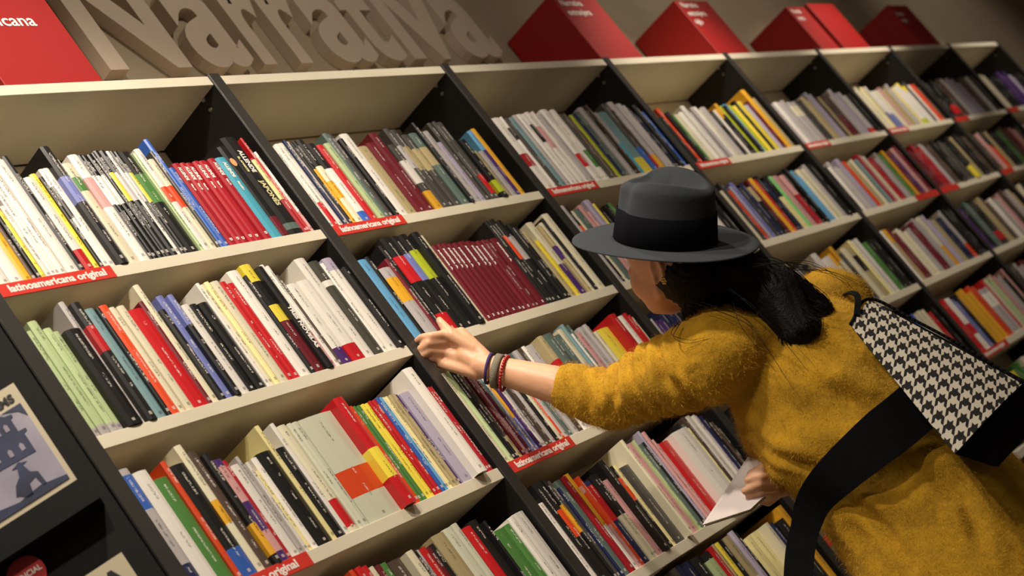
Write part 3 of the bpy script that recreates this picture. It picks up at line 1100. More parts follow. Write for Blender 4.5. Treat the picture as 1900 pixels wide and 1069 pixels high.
ball(bm, H(-0.005, 0, 0.0), (0.093, 0.073, 0.095), AX, 28)
ball(bm, H(0.020, 0, -0.050), (0.067, 0.063, 0.078), AX, 24)      # face mass
ball(bm, H(0.040, 0, -0.098), (0.036, 0.036, 0.030), AX)          # chin
tube_into(bm, [H(-0.004, 0.052, -0.060), H(0.040, 0.022, -0.106)], [0.016, 0.016])  # jaw
tube_into(bm, [H(-0.004, -0.052, -0.060), H(0.040, -0.022, -0.106)], [0.016, 0.016])
tube_into(bm, [H(0.086, 0, -0.012), H(0.102, 0, -0.042), H(0.088, 0, -0.052)], [0.006, 0.0105, 0.009])  # nose
for s in (-1, 1):
    ball(bm, H(0.088, 0.012*s, -0.050), (0.008, 0.006, 0.006), AX)
    ball(bm, H(0.046, 0.030*s, -0.050), (0.036, 0.030, 0.042), AX)    # cheek
    tube_into(bm, [H(0.082, 0.012*s, 0.006), H(0.072, 0.044*s, 0.004)], [0.007, 0.006])  # brow
    # ear: rim, lobe
    e0 = H(-0.012, 0.070*s, -0.012)
    pts = [e0+HF*(-0.006+0.013*math.cos(a))+HU*(0.026*math.sin(a))+HL*s*(0.004+0.004*math.sin(a)) for a in [math.radians(q) for q in range(-60, 250, 30)]]
    tube_into(bm, pts, [0.0042]*len(pts), 8)
    ball(bm, e0+HU*-0.024+HF*0.002+HL*s*0.003, (0.007, 0.005, 0.008), AX)
    ball(bm, e0, (0.010, 0.004, 0.020), AX)
ball(bm, H(0.088, 0, -0.070), (0.009, 0.022, 0.0055), AX); ball(bm, H(0.086, 0, -0.080), (0.010, 0.019, 0.006), AX)   # lips
tube_into(bm, [H(-0.02, 0, -0.06), NECK, at(1440, 610, 3.22)], [0.052, 0.050, 0.058], 20)
MID = (SH_L+SH_R)/2
def T_(z, s=0.0, f=0.0): return Vector((MID.x, MID.y, z))+SIDE*s+FRONT*f
# trunk under the coat
for z0, rs, rf in ((1.22, 0.15, 0.085), (1.12, 0.15, 0.10), (1.0, 0.135, 0.095), (0.88, 0.15, 0.10), (0.78, 0.165, 0.11)):
    ball(bm, T_(z0), (rs, rf, 0.10), [SIDE, FRONT, Vector((0, 0, 1))], 24)
tube_into(bm, [SH_L, ELB, ELB.lerp(WR, 0.35), WR], [0.046, 0.040, 0.0415, 0.0245], 20)
# right arm bent in front of her, holding the leaflet
ELB_R = T_(1.02, 0.24, 0.10); WR_R = at(1475, 878, 3.16); 
tube_into(bm, [SH_R, ELB_R, WR_R], [0.046, 0.038, 0.025], 16)
# legs
for s in (-1, 1):
    hip = T_(0.76, 0.085*s); kn = T_(0.44, 0.09*s, 0.02); an = T_(0.10, 0.09*s, -0.01)
    tube_into(bm, [hip, kn, kn.lerp(an, 0.3)+FRONT*-0.012, an], [0.085, 0.056, 0.053, 0.036], 18)
    tube_into(bm, [an-Vector((0, 0, 0.045)), an+FRONT*0.13-Vector((0, 0, 0.065))], [0.036, 0.028], 14)
# left hand: thumb up on the spine, four fingers curled to the left
def hand(bm, wrist, knuck_dir, across, back, L=0.088, wdt=0.078, fingers=None, thumb=None, R=0.0085):
    # palm as four metacarpal rays
    roots = []
    for i in range(4):
        k = (i-1.5)/3.0
        b = wrist+across*(k*wdt*0.45); e = wrist+knuck_dir*(L*(1.0-0.08*abs(k-0.1)-0.06*(k > 0.2)))+across*(k*wdt)
        tube_into(bm, [b, e], [0.0155, 0.0115], 12); roots.append(e)
    tube_into(bm, [wrist, wrist+knuck_dir*L*0.5], [0.021, 0.020], 12)
    return roots
hd = (KN-WR).normalized()
backN = (CAM-KN).normalized(); backN = (backN-hd*backN.dot(hd)).normalized()
acr = hd.cross(backN).normalized()
if acr.dot(at(820, 560, 3.33)-at(820, 640, 3.33)) < 0: acr = -acr       # towards the thumb side (up in the picture)
roots = hand(bm, WR, hd, acr, backN)
FT = [  # finger joints in picture px with depth, little to index
    [(806, 662, 3.320), (790, 672, 3.322), (800, 684, 3.332)],
    [(797, 651, 3.312), (779, 663, 3.312), (785, 681, 3.322)],
    [(795, 637, 3.308), (781, 647, 3.312), (783, 664, 3.322)],
    [(800, 624, 3.310), (783, 626, 3.318), (773, 633, 3.328)]]
for q, (root, js) in enumerate(zip(roots, FT)):
    r = [0.0088, 0.0096, 0.0098, 0.0094][q]
    tube_into(bm, [root]+[at(*j) for j in js], [r*1.12, r, r*0.9, r*0.74], 12)
tube_into(bm, [WR.lerp(KN, 0.35)+acr*0.022, at(838, 622, 3.315), at(824, 606, 3.335), at(815, 594, 3.350)], [0.0175, 0.0125, 0.0105, 0.0078], 12)
# right hand gripping the leaflet
RK = at(1424, 893, 3.10); hd2 = (RK-WR_R).normalized()
tube_into(bm, [WR_R, at(1455, 885, 3.13)], [0.024, 0.026], 14)
tube_into(bm, [at(1460, 880, 3.13), at(1428, 884, 3.10)], [0.024, 0.016], 14)
tube_into(bm, [at(1458, 900, 3.12), at(1426, 915, 3.10)], [0.022, 0.016], 14)
for j in ([(1445, 868, 3.10), (1415, 868, 3.078), (1393, 879, 3.082)], [(1445, 880, 3.09), (1412, 884, 3.070), (1387, 891, 3.078)],
          [(1440, 897, 3.09), (1408, 899, 3.070), (1382, 911, 3.078)], [(1440, 912, 3.095), (1412, 914, 3.078), (1390, 921, 3.083)]):
    tube_into(bm, [at(*q) for q in j], [0.0105, 0.0095, 0.0078], 12)
tube_into(bm, [at(1452, 905, 3.13), at(1425, 930, 3.115), at(1407, 927, 3.112)], [0.014, 0.011, 0.0085], 12)
body = link('body', remeshed('body', bm, 0.0036, 3, tuck), MT['skin'], person)
# finger nails on the visible hand
MT['nail'] = mat('nail', '#e6b9a4', 0.25)
for p_, dd in ((at(816.5, 597, 3.338), (at(815, 594, 3.35)-at(824, 606, 3.335)).normalized()),):
    b2 = bmesh.new(); a2 = dd.cross(backN).normalized(); ball(b2, p_+backN*0.0015, (0.0058, 0.0042, 0.0018), [dd, a2, backN], 12)
    from_bm('thumb_nail', b2, MT['nail'], body, True)
for s in (-1, 1):
    b2 = bmesh.new(); ball(b2, H(0.073, 0.030*s, -0.010), (0.0115, 0.0115, 0.0115), AX, 16)
    eye = from_bm('eye', b2, mat('eye_white', '#e8e4de', 0.2), body, True)
    b2 = bmesh.new(); ball(b2, H(0.0800, 0.0305*s, -0.010), (0.0055, 0.0055, 0.0055), AX, 12); from_bm('iris', b2, mat('brown_iris', '#2a160c', 0.15), eye, True)

# trousers and boots (below the frame, she still stands on the floor)
bm = bmesh.new()
for s in (-1, 1):
    tube_into(bm, [T_(0.80, 0.085*s), T_(0.44, 0.09*s, 0.02), T_(0.16, 0.09*s, -0.01)], [0.105, 0.072, 0.055], 20)
link('trousers', remeshed('trousers', bm, 0.008, 4), MT['trouser'], person)
for s in (-1, 1):
    bm = bmesh.new(); an = T_(0.10, 0.09*s, -0.01)
    tube_into(bm, [T_(0.24, 0.09*s, -0.01), an], [0.052, 0.048], 18)
    tube_into(bm, [an-Vector((0, 0, 0.052))-FRONT*0.02, an+FRONT*0.15-Vector((0, 0, 0.062))], [0.048, 0.038], 16)
    link('boot', remeshed('boot', bm, 0.006, 3, lambda c, n: np.column_stack([c[:, 0], c[:, 1], np.maximum(c[:, 2], 0.001)])), MT['boot'], person)

# coat
CREASES = [([(1222, 650), (1235, 700), (1275, 738), (1335, 762)], 0.010, 8), ([(1175, 672), (1182, 715), (1205, 755)], 0.007, 6), ([(1300, 782), (1390, 828), (1485, 888)], 0.009, 7),
           ([(1335, 768), (1440, 838), (1535, 878)], 0.009, 8), ([(1375, 848), (1440, 890), (1500, 918)], 0.006, 6), ([(1575, 922), (1630, 965), (1690, 1050)], 0.009, 9),
           ([(1530, 955), (1560, 1010), (1590, 1069)], 0.007, 8), ([(1700, 860), (1790, 930), (1830, 1030)], 0.007, 12), ([(1440, 660), (1530, 720), (1640, 760)], 0.006, 14), ([(1130, 690), (1140, 730), (1130, 775)], 0.006, 7), ([(1085, 700), (1092, 735), (1088, 775)], 0.004, 6)]
def fold_fn(co, no):
    out = co.copy()
    ua = np.array((ELB-SH_L).normalized()); L = (ELB-SH_L).length; s0 = np.array(SH_L)
    rel = co-s0; ts = rel@ua; rad = np.linalg.norm(rel-np.outer(ts, ua), axis=1)
    arm = np.exp(-((ts-L*0.62)/0.11)**2)*(rad < 0.115)
    ph = np.arctan2((rel@np.array(FRONT)), rel[:, 2]+1e-6)
    ridg = np.sin(ts*185+np.sin(ph*1.7+ts*12)*1.3)
    disp_ = arm*ridg*0.0060
    # long soft folds over back and side
    d2 = np.array([noise.noise(Vector((p[0]*6, p[1]*6, p[2]*2.6)))*0.010+noise.noise(Vector(p)*17)*0.0035+noise.noise(Vector(p)*90)*0.0016 for p in co.tolist()])
    # diagonal pulls from the left armpit down the side
    ap = np.array(SH_L+Vector((0, 0, -0.13))); r2 = co-ap
    dn_ = np.exp(-((r2[:, 2]+0.14)/0.17)**2)*np.exp(-((r2@np.array(SIDE))/0.16)**2)
    d3 = dn_*np.sin((r2@np.array(SIDE))*52+r2[:, 2]*38)*0.0075
    # crease lines pulled into the cloth
    q = (co/U-np.array([0, 0, TOPZ/U])-TC)@RC.T; px = np.column_stack([950+FPX*q[:, 0]/q[:, 2], 534.5+FPX*q[:, 1]/q[:, 2]])
    facing = np.clip(((np.array(CAM)-co)*no).sum(1)/np.linalg.norm(np.array(CAM)-co, axis=1)*2.5, 0, 1)
    d4 = np.zeros(len(co))
    for ln_, amp, wd in CREASES:
        best = np.full(len(co), 1e9); tb_ = np.zeros(len(co)); n_s = len(ln_)-1
        for k in range(n_s):
            a = np.array(ln_[k], float); b = np.array(ln_[k+1], float); ab = b-a
            t_ = np.clip(((px-a)@ab)/(ab@ab), 0, 1); dd = np.linalg.norm(px-(a+t_[:, None]*ab), axis=1)
            m_ = dd < best; best[m_] = dd[m_]; tb_[m_] = (k+t_[m_])/n_s
        env = np.sin(np.pi*np.clip(tb_, 0.03, 0.97))**0.6
        d4 += env*amp*(-np.exp(-(best/wd)**2)+0.75*np.exp(-((best-wd*2.4)/(wd*1.5))**2))
    return out+no*(disp_+d2+d3+d4*facing)[:, None]
bm = bmesh.new()
RG = [(1.275, 0.075, 0.070, 0.07), (1.245, 0.150, 0.095, 0.095), (1.19, 0.195, 0.135, 0.15), (1.10, 0.21, 0.165, 0.195), (0.98, 0.21, 0.170, 0.150), (0.86, 0.215, 0.175, 0.135), (0.74, 0.235, 0.185, 0.145), (0.62, 0.255, 0.198, 0.165), (0.50, 0.268, 0.205, 0.185)]
rings = []
for z, a, b, c in RG:
    rings.append([T_(z, a*math.cos(q*math.tau/40), (c if math.sin(q*math.tau/40) > 0 else b)*math.sin(q*math.tau/40)) for q in range(40)])
tmp = loft(rings); me_t = bpy.data.meshes.new('t'); tmp.to_mesh(me_t); tmp.free(); bm.from_mesh(me_t)
CUFF = ELB.lerp(WR, 0.30)
tube_into(bm, [SH_L, SH_L.lerp(ELB, 0.5), ELB, CUFF], [0.092, 0.078, 0.066, 0.056], 24)
tube_into(bm, [SH_R, SH_R.lerp(ELB_R, 0.5), ELB_R, ELB_R.lerp(WR_R, 0.75)], [0.088, 0.076, 0.064, 0.052], 20)
tube_into(bm, [SH_L, T_(1.235, -0.06), T_(1.235, 0.06), SH_R], [0.085, 0.085, 0.085, 0.082], 20)
tube_into(bm, [T_(1.25), NECK+Vector((0, 0, -0.035))], [0.085, 0.066], 20)
coat_me = remeshed('coat', bm, 0.0065, 5, fold_fn)
coat = link('coat', coat_me, MT['coat'], person)
# cuff hem ring
# mohair fuzz: short fine fibres standing off the cloth
rng_ = np.random.default_rng(3)
npol = len(coat_me.polygons); cen = np.empty(npol*3, 'f'); coat_me.polygons.foreach_get('center', cen); cen = cen.reshape(-1, 3)
nor = np.empty(npol*3, 'f'); coat_me.polygons.foreach_get('normal', nor); nor = nor.reshape(-1, 3)
view = np.array(CAM)-cen; view /= np.linalg.norm(view, axis=1)[:, None]
ok = np.where(cen[:, 2] > 0.55)[0]
pick = rng_.choice(ok, 90000)
c_ = cen[pick]+rng_.normal(0, 0.0025, (90000, 3)); n_ = nor[pick]
dirn = n_*0.7+rng_.normal(0, 0.55, (90000, 3))+np.array([0, 0, -0.35]); dirn /= np.linalg.norm(dirn, axis=1)[:, None]
ln_ = rng_.uniform(0.005, 0.013, 90000)[:, None]
sd = np.cross(dirn, rng_.normal(0, 1, (90000, 3))); sd /= np.linalg.norm(sd, axis=1)[:, None]
v0 = c_-sd*0.00024; v1 = c_+sd*0.00024; v2 = c_+dirn*ln_
vv = np.stack([v0, v1, v2], 1).reshape(-1, 3)
fm = bpy.data.meshes.new('coat_fuzz'); fm.vertices.add(len(vv)); fm.vertices.foreach_set('co', vv.astype('f').ravel())
fm.loops.add(len(vv)); fm.loops.foreach_set('vertex_index', np.arange(len(vv), dtype='i')); fm.polygons.add(90000); fm.polygons.foreach_set('loop_start', np.arange(0, len(vv), 3, dtype='i'))
fm.update(); fm.validate()
link('coat_fuzz', fm, MT['coat_fuzz'], coat, 'stuff')

# hair: combed mass plus loose strands
bm = bmesh.new()
HP = [([H(-0.03, 0.0, -0.035), at(1358, 508, 3.14), at(1434, 546, 3.09), at(1480, 610, 3.06), at(1507, 652, 3.07)], [0.068, 0.056, 0.054, 0.040, 0.012]),
      ([H(-0.050, 0.0, -0.045), at(1308, 522, 3.10), at(1290, 562, 3.11), at(1278, 592, 3.12)], [0.058, 0.040, 0.026, 0.010]),
      ([at(1345, 505, 3.17), at(1430, 530, 3.13), at(1510, 575, 3.12), at(1545, 608, 3.14)], [0.055, 0.050, 0.034, 0.012]),
      ([at(1312, 492, 3.13), at(1400, 515, 3.10), at(1465, 580, 3.07)], [0.052, 0.046, 0.034]),
      ([H(-0.028, 0, -0.03), H(-0.05, -0.02, -0.06)], [0.073, 0.07])]
for pts, rr in HP: tube_into(bm, pts, rr, 18)
hair_me = remeshed('hair', bm, 0.005, 5, lambda co, no: tuck(co+no*np.array([0.0012*math.sin(p[0]*700+p[1]*600+6*noise.noise(Vector(p)*9)) for p in co.tolist()])[:, None]))
hair = link('hair', hair_me, MT['hair'], person)
rs = random.Random(5)
def strand_mesh(name, paths, rad, mat_, parent, kind=None, seg=4):
    bm = bmesh.new()
    for pts in paths:
        n = len(pts); prev = None
        for k, p in enumerate(pts):
            d = (pts[min(k+1, n-1)]-pts[max(k-1, 0)]); a, b = frame(d); r = rad*(1-0.7*k/(n-1))
            cur_ = [bm.verts.new(p+(a*math.cos(q*math.tau/seg)+b*math.sin(q*math.tau/seg))*r) for q in range(seg)]
            if prev:
                for q in range(seg): bm.faces.new((prev[q], prev[(q+1) % seg], cur_[(q+1) % seg], cur_[q]))
            prev = cur_
    return from_bm(name, bm, mat_, parent, True, kind)
def spl(pts, n=14):
    out = []
    P = [pts[0]*2-pts[1]]+pts+[pts[-1]*2-pts[-2]]
    for i in range(1, len(P)-2):
        for k in range(n):
            t = k/n; a, b, c, d = P[i-1:i+3]
            out.append(0.5*((2*b)+(-a+c)*t+(2*a-5*b+4*c-d)*t*t+(-a+3*b-3*c+d)*t**3))
    return out+[pts[-1]]
paths = []
for _ in range(900):
    base, rr = HP[rs.choice([0, 0, 1, 2, 3])]
    a = rs.uniform(0, math.tau); off = rs.uniform(0.75, 1.08)
    pts = []
    for k, (p, r) in enumerate(zip(base, rr)):
        d = base[min(k+1, len(base)-1)]-base[max(k-1, 0)]; u_, v_ = frame(d)
        if k == 0: r = r*0.6
        pts.append(p+(u_*math.cos(a)+v_*math.sin(a))*r*off+Vector((rs.gauss(0, 0.003), rs.gauss(0, 0.003), rs.gauss(0, 0.003))))
    e = pts[-1]+(pts[-1]-pts[-2]).normalized()*rs.uniform(0, 0.05); pts.append(e+Vector((rs.gauss(0, 0.008), rs.gauss(0, 0.008), -0.01)))
    paths.append([Vector(v) for v in tuck(np.array([list(v) for v in spl(pts, 6)])).tolist()])
strand_mesh('hair_strands', paths, 0.0011, MT['hair'], hair, 'stuff', 3)
fly = [[(1385, 480, 3.05), (1450, 485, 3.05), (1530, 500, 3.05), (1600, 530, 3.06)], [(1400, 490, 3.02), (1480, 490, 3.02), (1560, 520, 3.03), (1592, 545, 3.04)],
       [(1360, 560, 3.00), (1372, 600, 2.98), (1400, 640, 2.97), (1440, 690, 2.96)], [(1300, 560, 3.02), (1380, 590, 2.99), (1420, 640, 2.98), (1470, 720, 2.97)],
       [(1262, 600, 3.05), (1250, 625, 3.02), (1275, 637, 3.01), (1318, 628, 3.0)], [(1340, 530, 3.02), (1400, 570, 2.99), (1460, 640, 2.98), (1500, 690, 2.97)]]
for k in range(8):
    q = rs.choice(fly); fly.append([(x+rs.uniform(-14, 14), y+rs.uniform(-10, 10), d) for x, y, d in q])
strand_mesh('loose_hair', [spl([at(*p) for p in q], 8) for q in fly], 0.0008, MT['hair'], hair, 'stuff', 4)

# ------------------------------------------------------------------ fedora
hat = empty('fedora', HO); tag(hat, 'dark grey felt fedora with a wide navy band on the head of the woman', 'hat')
def hat_pt(f, l, u): return HO+hf*f+hl*l+HN*u
NA = 72
def ring(rf, rl, uf): return [hat_pt(rf*math.cos(q*math.tau/NA), rl*math.sin(q*math.tau/NA), uf(q*math.tau/NA)) for q in range(NA)]
def brim_u(k):   # k 0..1 from crown to edge
    def g(t): return 0.004*k*math.cos(2*t)-0.012*k*k*abs(math.cos(t))**2+0.013*k*k*math.sin(t)**2*(0.6)+0.012*k**3*max(0, -math.cos(t))**3
    return g
rb = []
for k in np.linspace(0, 1, 9):
    rb.append(ring(0.100+0.084*k, 0.083+0.080*k, brim_u(k)))
und = [[p-HN*0.0028 for p in r] for r in reversed(rb)]
bm = bmesh.new(); allr = rb+und; R_ = [[bm.verts.new(p) for p in r] for r in allr]
for a, b in zip(R_, R_[1:]+[R_[0]]):
    for i in range(NA): bm.faces.new((a[i], a[(i+1) % NA], b[(i+1) % NA], b[i]))
bmesh.ops.recalc_face_normals(bm, faces=bm.faces)
from_bm('brim', bm, MT['felt'], hat, True)
cr = []
HT = 0.128
for k in np.linspace(0, 1, 15):
    taper = 1-0.085*k
    rf, rl = 0.101*taper, 0.084*taper
    if k > 0.86: q_ = (k-0.86)/0.14; rf *= math.sqrt(max(0, 1-(q_*0.45)**2)); rl *= math.sqrt(max(0, 1-(q_*0.5)**2))
    r = []
    for q in range(NA):
        t = q*math.tau/NA; pin = 1-0.20*k*math.exp(-((t-0.62)/0.33)**2)-0.20*k*math.exp(-((t-(math.tau-0.62))/0.33)**2)
        slope = -0.010*k*math.cos(t)*-1
        r.append(hat_pt(rf*pin*math.cos(t), rl*pin*math.sin(t), HT*k-0.017*k**4*math.cos(t)**2-0.004*k*math.sin(t)*1.0))
    cr.append(r)
# dented top
for k in (0.95, 0.88, 0.78, 0.62, 0.45, 0.28, 0.12):
    r = []
    for q in range(NA):
        t = q*math.tau/NA; pin = 1-0.20*math.exp(-((t-0.62)/0.33)**2)-0.20*math.exp(-((t-(math.tau-0.62))/0.33)**2)
        f_ = 0.092*k*0.9*(1-(1-pin)*k)*math.cos(t); l_ = 0.0765*k*0.88*(1-(1-pin)*k)*math.sin(t)
        dent = -0.036*math.exp(-(l_/0.034)**2)*(1-abs(f_)/0.12)
        r.append(hat_pt(f_, l_, HT-0.017*(math.cos(t)*k)**2-0.004*math.sin(t)*k+dent*min(1, (1-k)*4.5)+0.003))
    cr.append(r)
bm = loft(cr)
from_bm('crown', bm, MT['felt'], hat, True)
bd = []
for k, o_ in ((0.02, 0.0022), (0.03, 0.0032), (0.485, 0.0030), (0.495, 0.0018)):
    taper = 1-0.085*k; r = []
    for q in range(NA):
        t = q*math.tau/NA; pin = 1-0.20*k*math.exp(-((t-0.62)/0.33)**2)-0.20*k*math.exp(-((t-(math.tau-0.62))/0.33)**2)
        r.append(hat_pt((0.101*taper*pin+o_)*math.cos(t), (0.084*taper*pin+o_)*math.sin(t), HT*k-0.017*k**4*math.cos(t)**2-0.004*k*math.sin(t)))
    bd.append(r)
from_bm('hat_band', loft(bd, False), MT['ribbon'], hat, True)
# ------------------------------------------------------------------ earring
er = at(1232, 521, 3.045)
ear = empty('earring', er); tag(ear, 'small golden flower-shaped earring hanging from the ear of the woman', 'earring')
MT['gold_metal'] = mat('gold_metal', '#c8a860', 0.3, metal=1.0)
bm = bmesh.new()
for k in range(6):
    a = k*math.tau/6; ball(bm, er+HF*0.0045*math.cos(a)+HU*0.0055*math.sin(a), (0.0028, 0.002, 0.0028), AX, 8)
ball(bm, er, (0.003, 0.003, 0.003), AX, 8)
from_bm('flower', bm, MT['gold_metal'], ear, True)
bm = bmesh.new(); tube_into(bm, [er+HU*0.006, er+HU*0.016], [0.0009, 0.0009], 6, False); from_bm('hook', bm, MT['gold_metal'], ear, True)
# ------------------------------------------------------------------ bracelets on the left wrist
def bracelet(name, c, ax, rad, thick, wid, m, label, beads=0, m2=None):
    a, b = frame(ax); t = empty(name, c); tag(t, label, 'bracelet', None)
    if beads:
        bm = bmesh.new()
        for k in range(beads):
            q = k*math.tau/beads; ball(bm, c+(a*math.cos(q)+b*math.sin(q))*rad, (thick, thick, thick), None, 8)
        from_bm('beads', bm, m, t, True)
    else:
        bm = bmesh.new(); R_ = []
        for k in range(40):
            q = k*math.tau/40; o = a*math.cos(q)+b*math.sin(q); u = ax.normalized()
            R_.append([c+o*(rad-thick/2)-u*wid/2, c+o*(rad+thick/2)-u*wid*0.4, c+o*(rad+thick/2)+u*wid*0.4, c+o*(rad-thick/2)+u*wid/2])
        V = [[bm.verts.new(p) for p in r] for r in R_]
        for x, y in zip(V, V[1:]+[V[0]]):
            for q in range(4): bm.faces.new((x[q], x[(q+1) % 4], y[(q+1) % 4], y[q]))
        bmesh.ops.recalc_face_normals(bm, faces=bm.faces)
        from_bm('band', bm, m, t, True)
    if m2 is not None:
        bm = bmesh.new(); ball(bm, c+(a*math.cos(m2[0])+b*math.sin(m2[0]))*(rad+0.001), (0.005, 0.005, 0.005), None, 10); from_bm('clasp', bm, m2[1], t, True)
    return t
fa = (ELB-WR)
ax = (fa.normalized()*0.9+Vector((RC[0]*0.35).tolist())).normalized()
bracelet('bracelet', at(908, 684, 3.282), ax, 0.0315, 0.004, 0.006, mat('purple_cord', '#3d2a70', 0.7, 0.5, 900), 'thin purple braided bracelet nearest the reaching hand', 0, (2.2, mat('black_knot', '#15151a', 0.6)))
bracelet('bracelet', at(923, 689, 3.277), ax, 0.0335, 0.006, 0.016, mat('grey_knit', '#9c9482', 0.9, 0.8, 700), 'wide beige-grey knitted bracelet between the purple and red ones')
bracelet('bracelet', at(937, 693, 3.272), ax, 0.0355, 0.0036, 0.0, mat('red_beads', '#a81f24', 0.35), 'red beaded bracelet nearest the coat sleeve', 34)

# ------------------------------------------------------------------ houndstooth shoulder bag
bag = empty('shoulder_bag', at(1740, 740, 3.02)); tag(bag, 'black and cream houndstooth bag with black sides on the back of the woman', 'bag')
QA, QB, QC, QD = at(1577, 603, 3.03), at(1612, 556, 3.12), at(1897, 712, 2.93), at(1772, 842, 2.80)
nb = (QB-QA).cross(QD-QA).normalized()
if nb.dot(CAM-QA) < 0: nb = -nb
HTP = ['11110001', '11100011', '11000111', '10001111', '00001000', '00010001', '00100010', '01000100']
def pat(i, j):
    # classic two-by-two twill houndstooth on an 8x8 cell
    i %= 8; j %= 8
    warp = (i < 4); weft = (j < 4)
    over = ((i-j) % 4) < 2
    return warp if over else weft
NU, NV = 64, 40
bm = bmesh.new(); G_ = []
for v in range(NV+1):
    row = []
    for u in range(NU+1):
        s, t = u/NU, v/NV      # s: top->bottom of bag, t: across
        a = QA.lerp(QD, s); b = QB.lerp(QC, s); p = a.lerp(b, t)
        rnd_ = 0.012*math.sin(math.pi*t)*(0.4+0.6*s)
        edge = 1-0.0
        row.append(bm.verts.new(p+nb*rnd_))
    G_.append(row)
# the cloth is printed at constant scale: pick the cell from real distances
ex = (QD-QA).normalized(); ey = nb.cross(ex).normalized()
for v in range(NV):
    for u in range(NU):
        f = bm.faces.new((G_[v][u], G_[v][u+1], G_[v+1][u+1], G_[v+1][u]))
me = bpy.data.meshes.new('houndstooth_panel'); bmesh.ops.recalc_face_normals(bm, faces=bm.faces); bm.to_mesh(me); bm.free()
for p in me.polygons: p.use_smooth = True
hm = bpy.data.materials.new('houndstooth_wool'); hm.use_nodes = True; nt = hm.node_tree; N = nt.nodes; L = nt.links; b_ = N['Principled BSDF']; b_.inputs['Roughness'].default_value = 0.9
uvl = me.uv_layers.new(name='UVa')
for lp in me.loops:
    co = me.vertices[lp.vertex_index].co-QA; uvl.data[lp.index].uv = (co.dot(ex), co.dot(ey))
uvn = N.new('ShaderNodeUVMap'); uvn.uv_map = 'UVa'; sp_ = N.new('ShaderNodeSeparateXYZ'); L.new(uvn.outputs[0], sp_.inputs[0])
def mt(op, a, b=None):
    x = N.new('ShaderNodeMath'); x.operation = op
    for i, v in enumerate((a, b)):
        if v is None: continue
        if isinstance(v, (int, float)): x.inputs[i].default_value = v
        else: L.new(v, x.inputs[i])
    return x.outputs[0]
TILE = 0.0285; ca, sa = 0.995, 0.105
x0 = mt('ADD', mt('MULTIPLY', sp_.outputs[0], ca), mt('MULTIPLY', sp_.outputs[1], sa)); y0 = mt('ADD', mt('MULTIPLY', sp_.outputs[0], sa), mt('MULTIPLY', sp_.outputs[1], -ca))
x8 = mt('ADD', mt('MULTIPLY', x0, 8/TILE), 800.0); y8 = mt('ADD', mt('MULTIPLY', y0, 8/TILE), 800.0)
fx, fy = mt('FLOOR', x8), mt('FLOOR', y8)
warp = mt('LESS_THAN', mt('MODULO', fx, 8.0), 3.5); weft = mt('LESS_THAN', mt('MODULO', fy, 8.0), 3.5)
over = mt('LESS_THAN', mt('MODULO', mt('ADD', mt('SUBTRACT', x8, y8), 800.0), 4.0), 2.0)
res = mt('ADD', mt('MULTIPLY', over, warp), mt('MULTIPLY', mt('SUBTRACT', 1.0, over), weft))
mx = N.new('ShaderNodeMix'); mx.data_type = 'RGBA'; L.new(res, mx.inputs[0]); mx.inputs[6].default_value = (*srgb('#c8bfae'), 1); mx.inputs[7].default_value = (*srgb('#14110f'), 1)
L.new(mx.outputs[2], b_.inputs['Base Color'])
link('houndstooth_panel', me, hm, bag)
# black gusset and base: the box behind the panel
EV = Vector((RC[0]*0.092+RC[1]*0.030+RC[2]*0.045).tolist())
front = [QA, QB, QC, QD]; shr = [0.35, 0.35, 1.0, 1.0]
me = loft([[p-nb*0.003 for p in front], [p-nb*0.003+EV*k for p, k in zip(front, shr)]])
bmesh.ops.bevel(me, geom=me.edges[:], offset=0.004, segments=2, affect='EDGES')
from_bm('bag_body', me, MT['strap'], bag)
def ribbon(name, cen_, wdir, w, th, m, parent):
    rings = []
    for k, c in enumerate(cen_):
        d = (cen_[min(k+1, len(cen_)-1)]-cen_[max(k-1, 0)]).normalized(); wd = wdir[k]; wd = (wd-d*wd.dot(d)).normalized(); n = d.cross(wd)
        ww = w[k] if isinstance(w, list) else w
        rings.append([c+wd*ww/2+n*th/2, c+wd*ww/2-n*th/2, c-wd*ww/2-n*th/2, c-wd*ww/2+n*th/2])
    return from_bm(name, loft(rings), m, parent)
piping = spl([QA+nb*0.002, QB+nb*0.002, at(1700, 596, 3.08), at(1792, 646, 3.02), QC+nb*0.002], 10)
bm = bmesh.new(); tube_into(bm, piping, [0.0032]*len(piping), 8, False); from_bm('piping', bm, MT['strap'], bag, True)
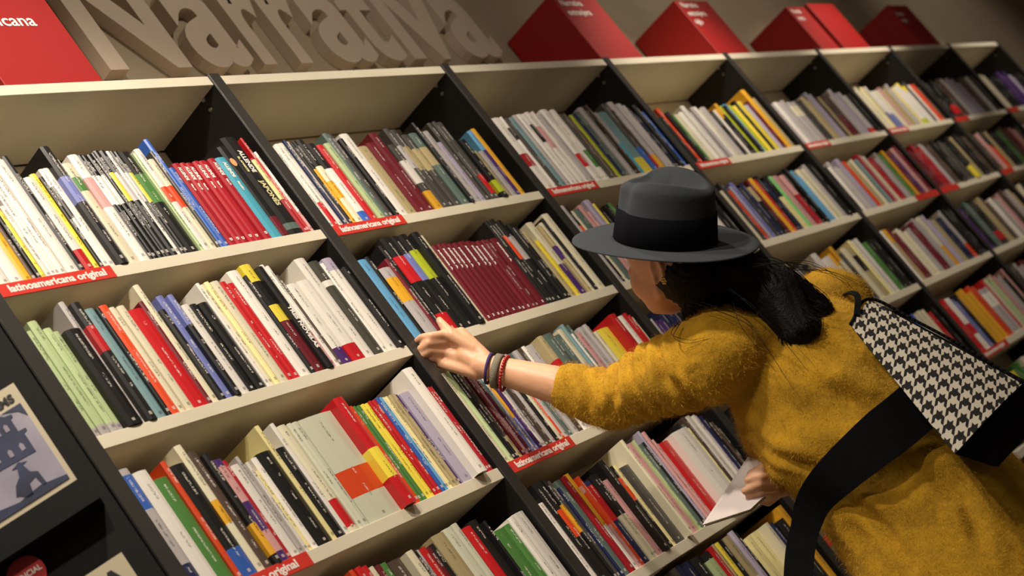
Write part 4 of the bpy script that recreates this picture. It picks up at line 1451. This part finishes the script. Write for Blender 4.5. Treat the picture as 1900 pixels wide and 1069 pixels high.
# strap: from the bag across the waist, then hanging free in front
SC = [at(1745, 712, 3.03), at(1690, 765, 2.955), at(1620, 822, 2.915), at(1552, 882, 2.93), at(1512, 928, 2.97), at(1494, 980, 2.98), at(1484, 1030, 2.97), at(1481, 1100, 2.95), at(1485, 1200, 2.93)]
SW = [at(1700, 700, 2.9)-at(1745, 762, 2.9)]*1
dirs = []
for k, c in enumerate(SC):
    d = (SC[min(k+1, len(SC)-1)]-SC[max(k-1, 0)]).normalized(); dirs.append(d.cross((CAM-c).normalized()))
ribbon('strap', spl(SC, 6), [dirs[min(int(k/6), len(SC)-1)].lerp(dirs[min(int(k/6)+1, len(SC)-1)], (k % 6)/6) for k in range(6*(len(SC)-1)+1)], [0.096-0.042*min(1, max(0, k-10)/20) for k in range(6*(len(SC)-1)+1)], 0.005, MT['strap'], bag)
SC2 = spl([at(1590, 585, 3.05), at(1592, 556, 3.10), at(1586, 545, 3.14), at(1570, 545, 3.22), at(1558, 560, 3.30)], 6)
ribbon('shoulder_loop', SC2, [SIDE]*len(SC2), 0.012, 0.004, MT['strap'], bag)

# ------------------------------------------------------------------ thin book in the right hand
q1, q2, q3, q4 = at(1388, 847, 3.15), at(1303, 974, 3.10), at(1392, 945, 3.06), at(1470, 872, 3.10)
n_ = (q2-q1).cross(q4-q1).normalized(); n_ = n_ if n_.dot(CAM-q1) > 0 else -n_
hb = empty('held_book', q2); tag(hb, 'thin white paperback held low in the right hand of the woman', 'book')
from_bm('cover', loft([[p for p in (q1, q2, q3, q4)], [p-n_*0.0012 for p in (q1, q2, q3, q4)]]), mat('pale_cover', '#cfc3c0', 0.5), hb)
ins = [q1.lerp(q3, 0.02), q2.lerp(q4, 0.02), q3.lerp(q1, 0.02), q4.lerp(q2, 0.02)]
from_bm('page_block', loft([[p-n_*0.0013 for p in ins], [p-n_*0.009 for p in ins]]), MT['paper'], hb)
from_bm('back_cover', loft([[p-n_*0.0091 for p in (q1, q2, q3, q4)], [p-n_*0.0103 for p in (q1, q2, q3, q4)]]), MT['cover_cream'], hb)
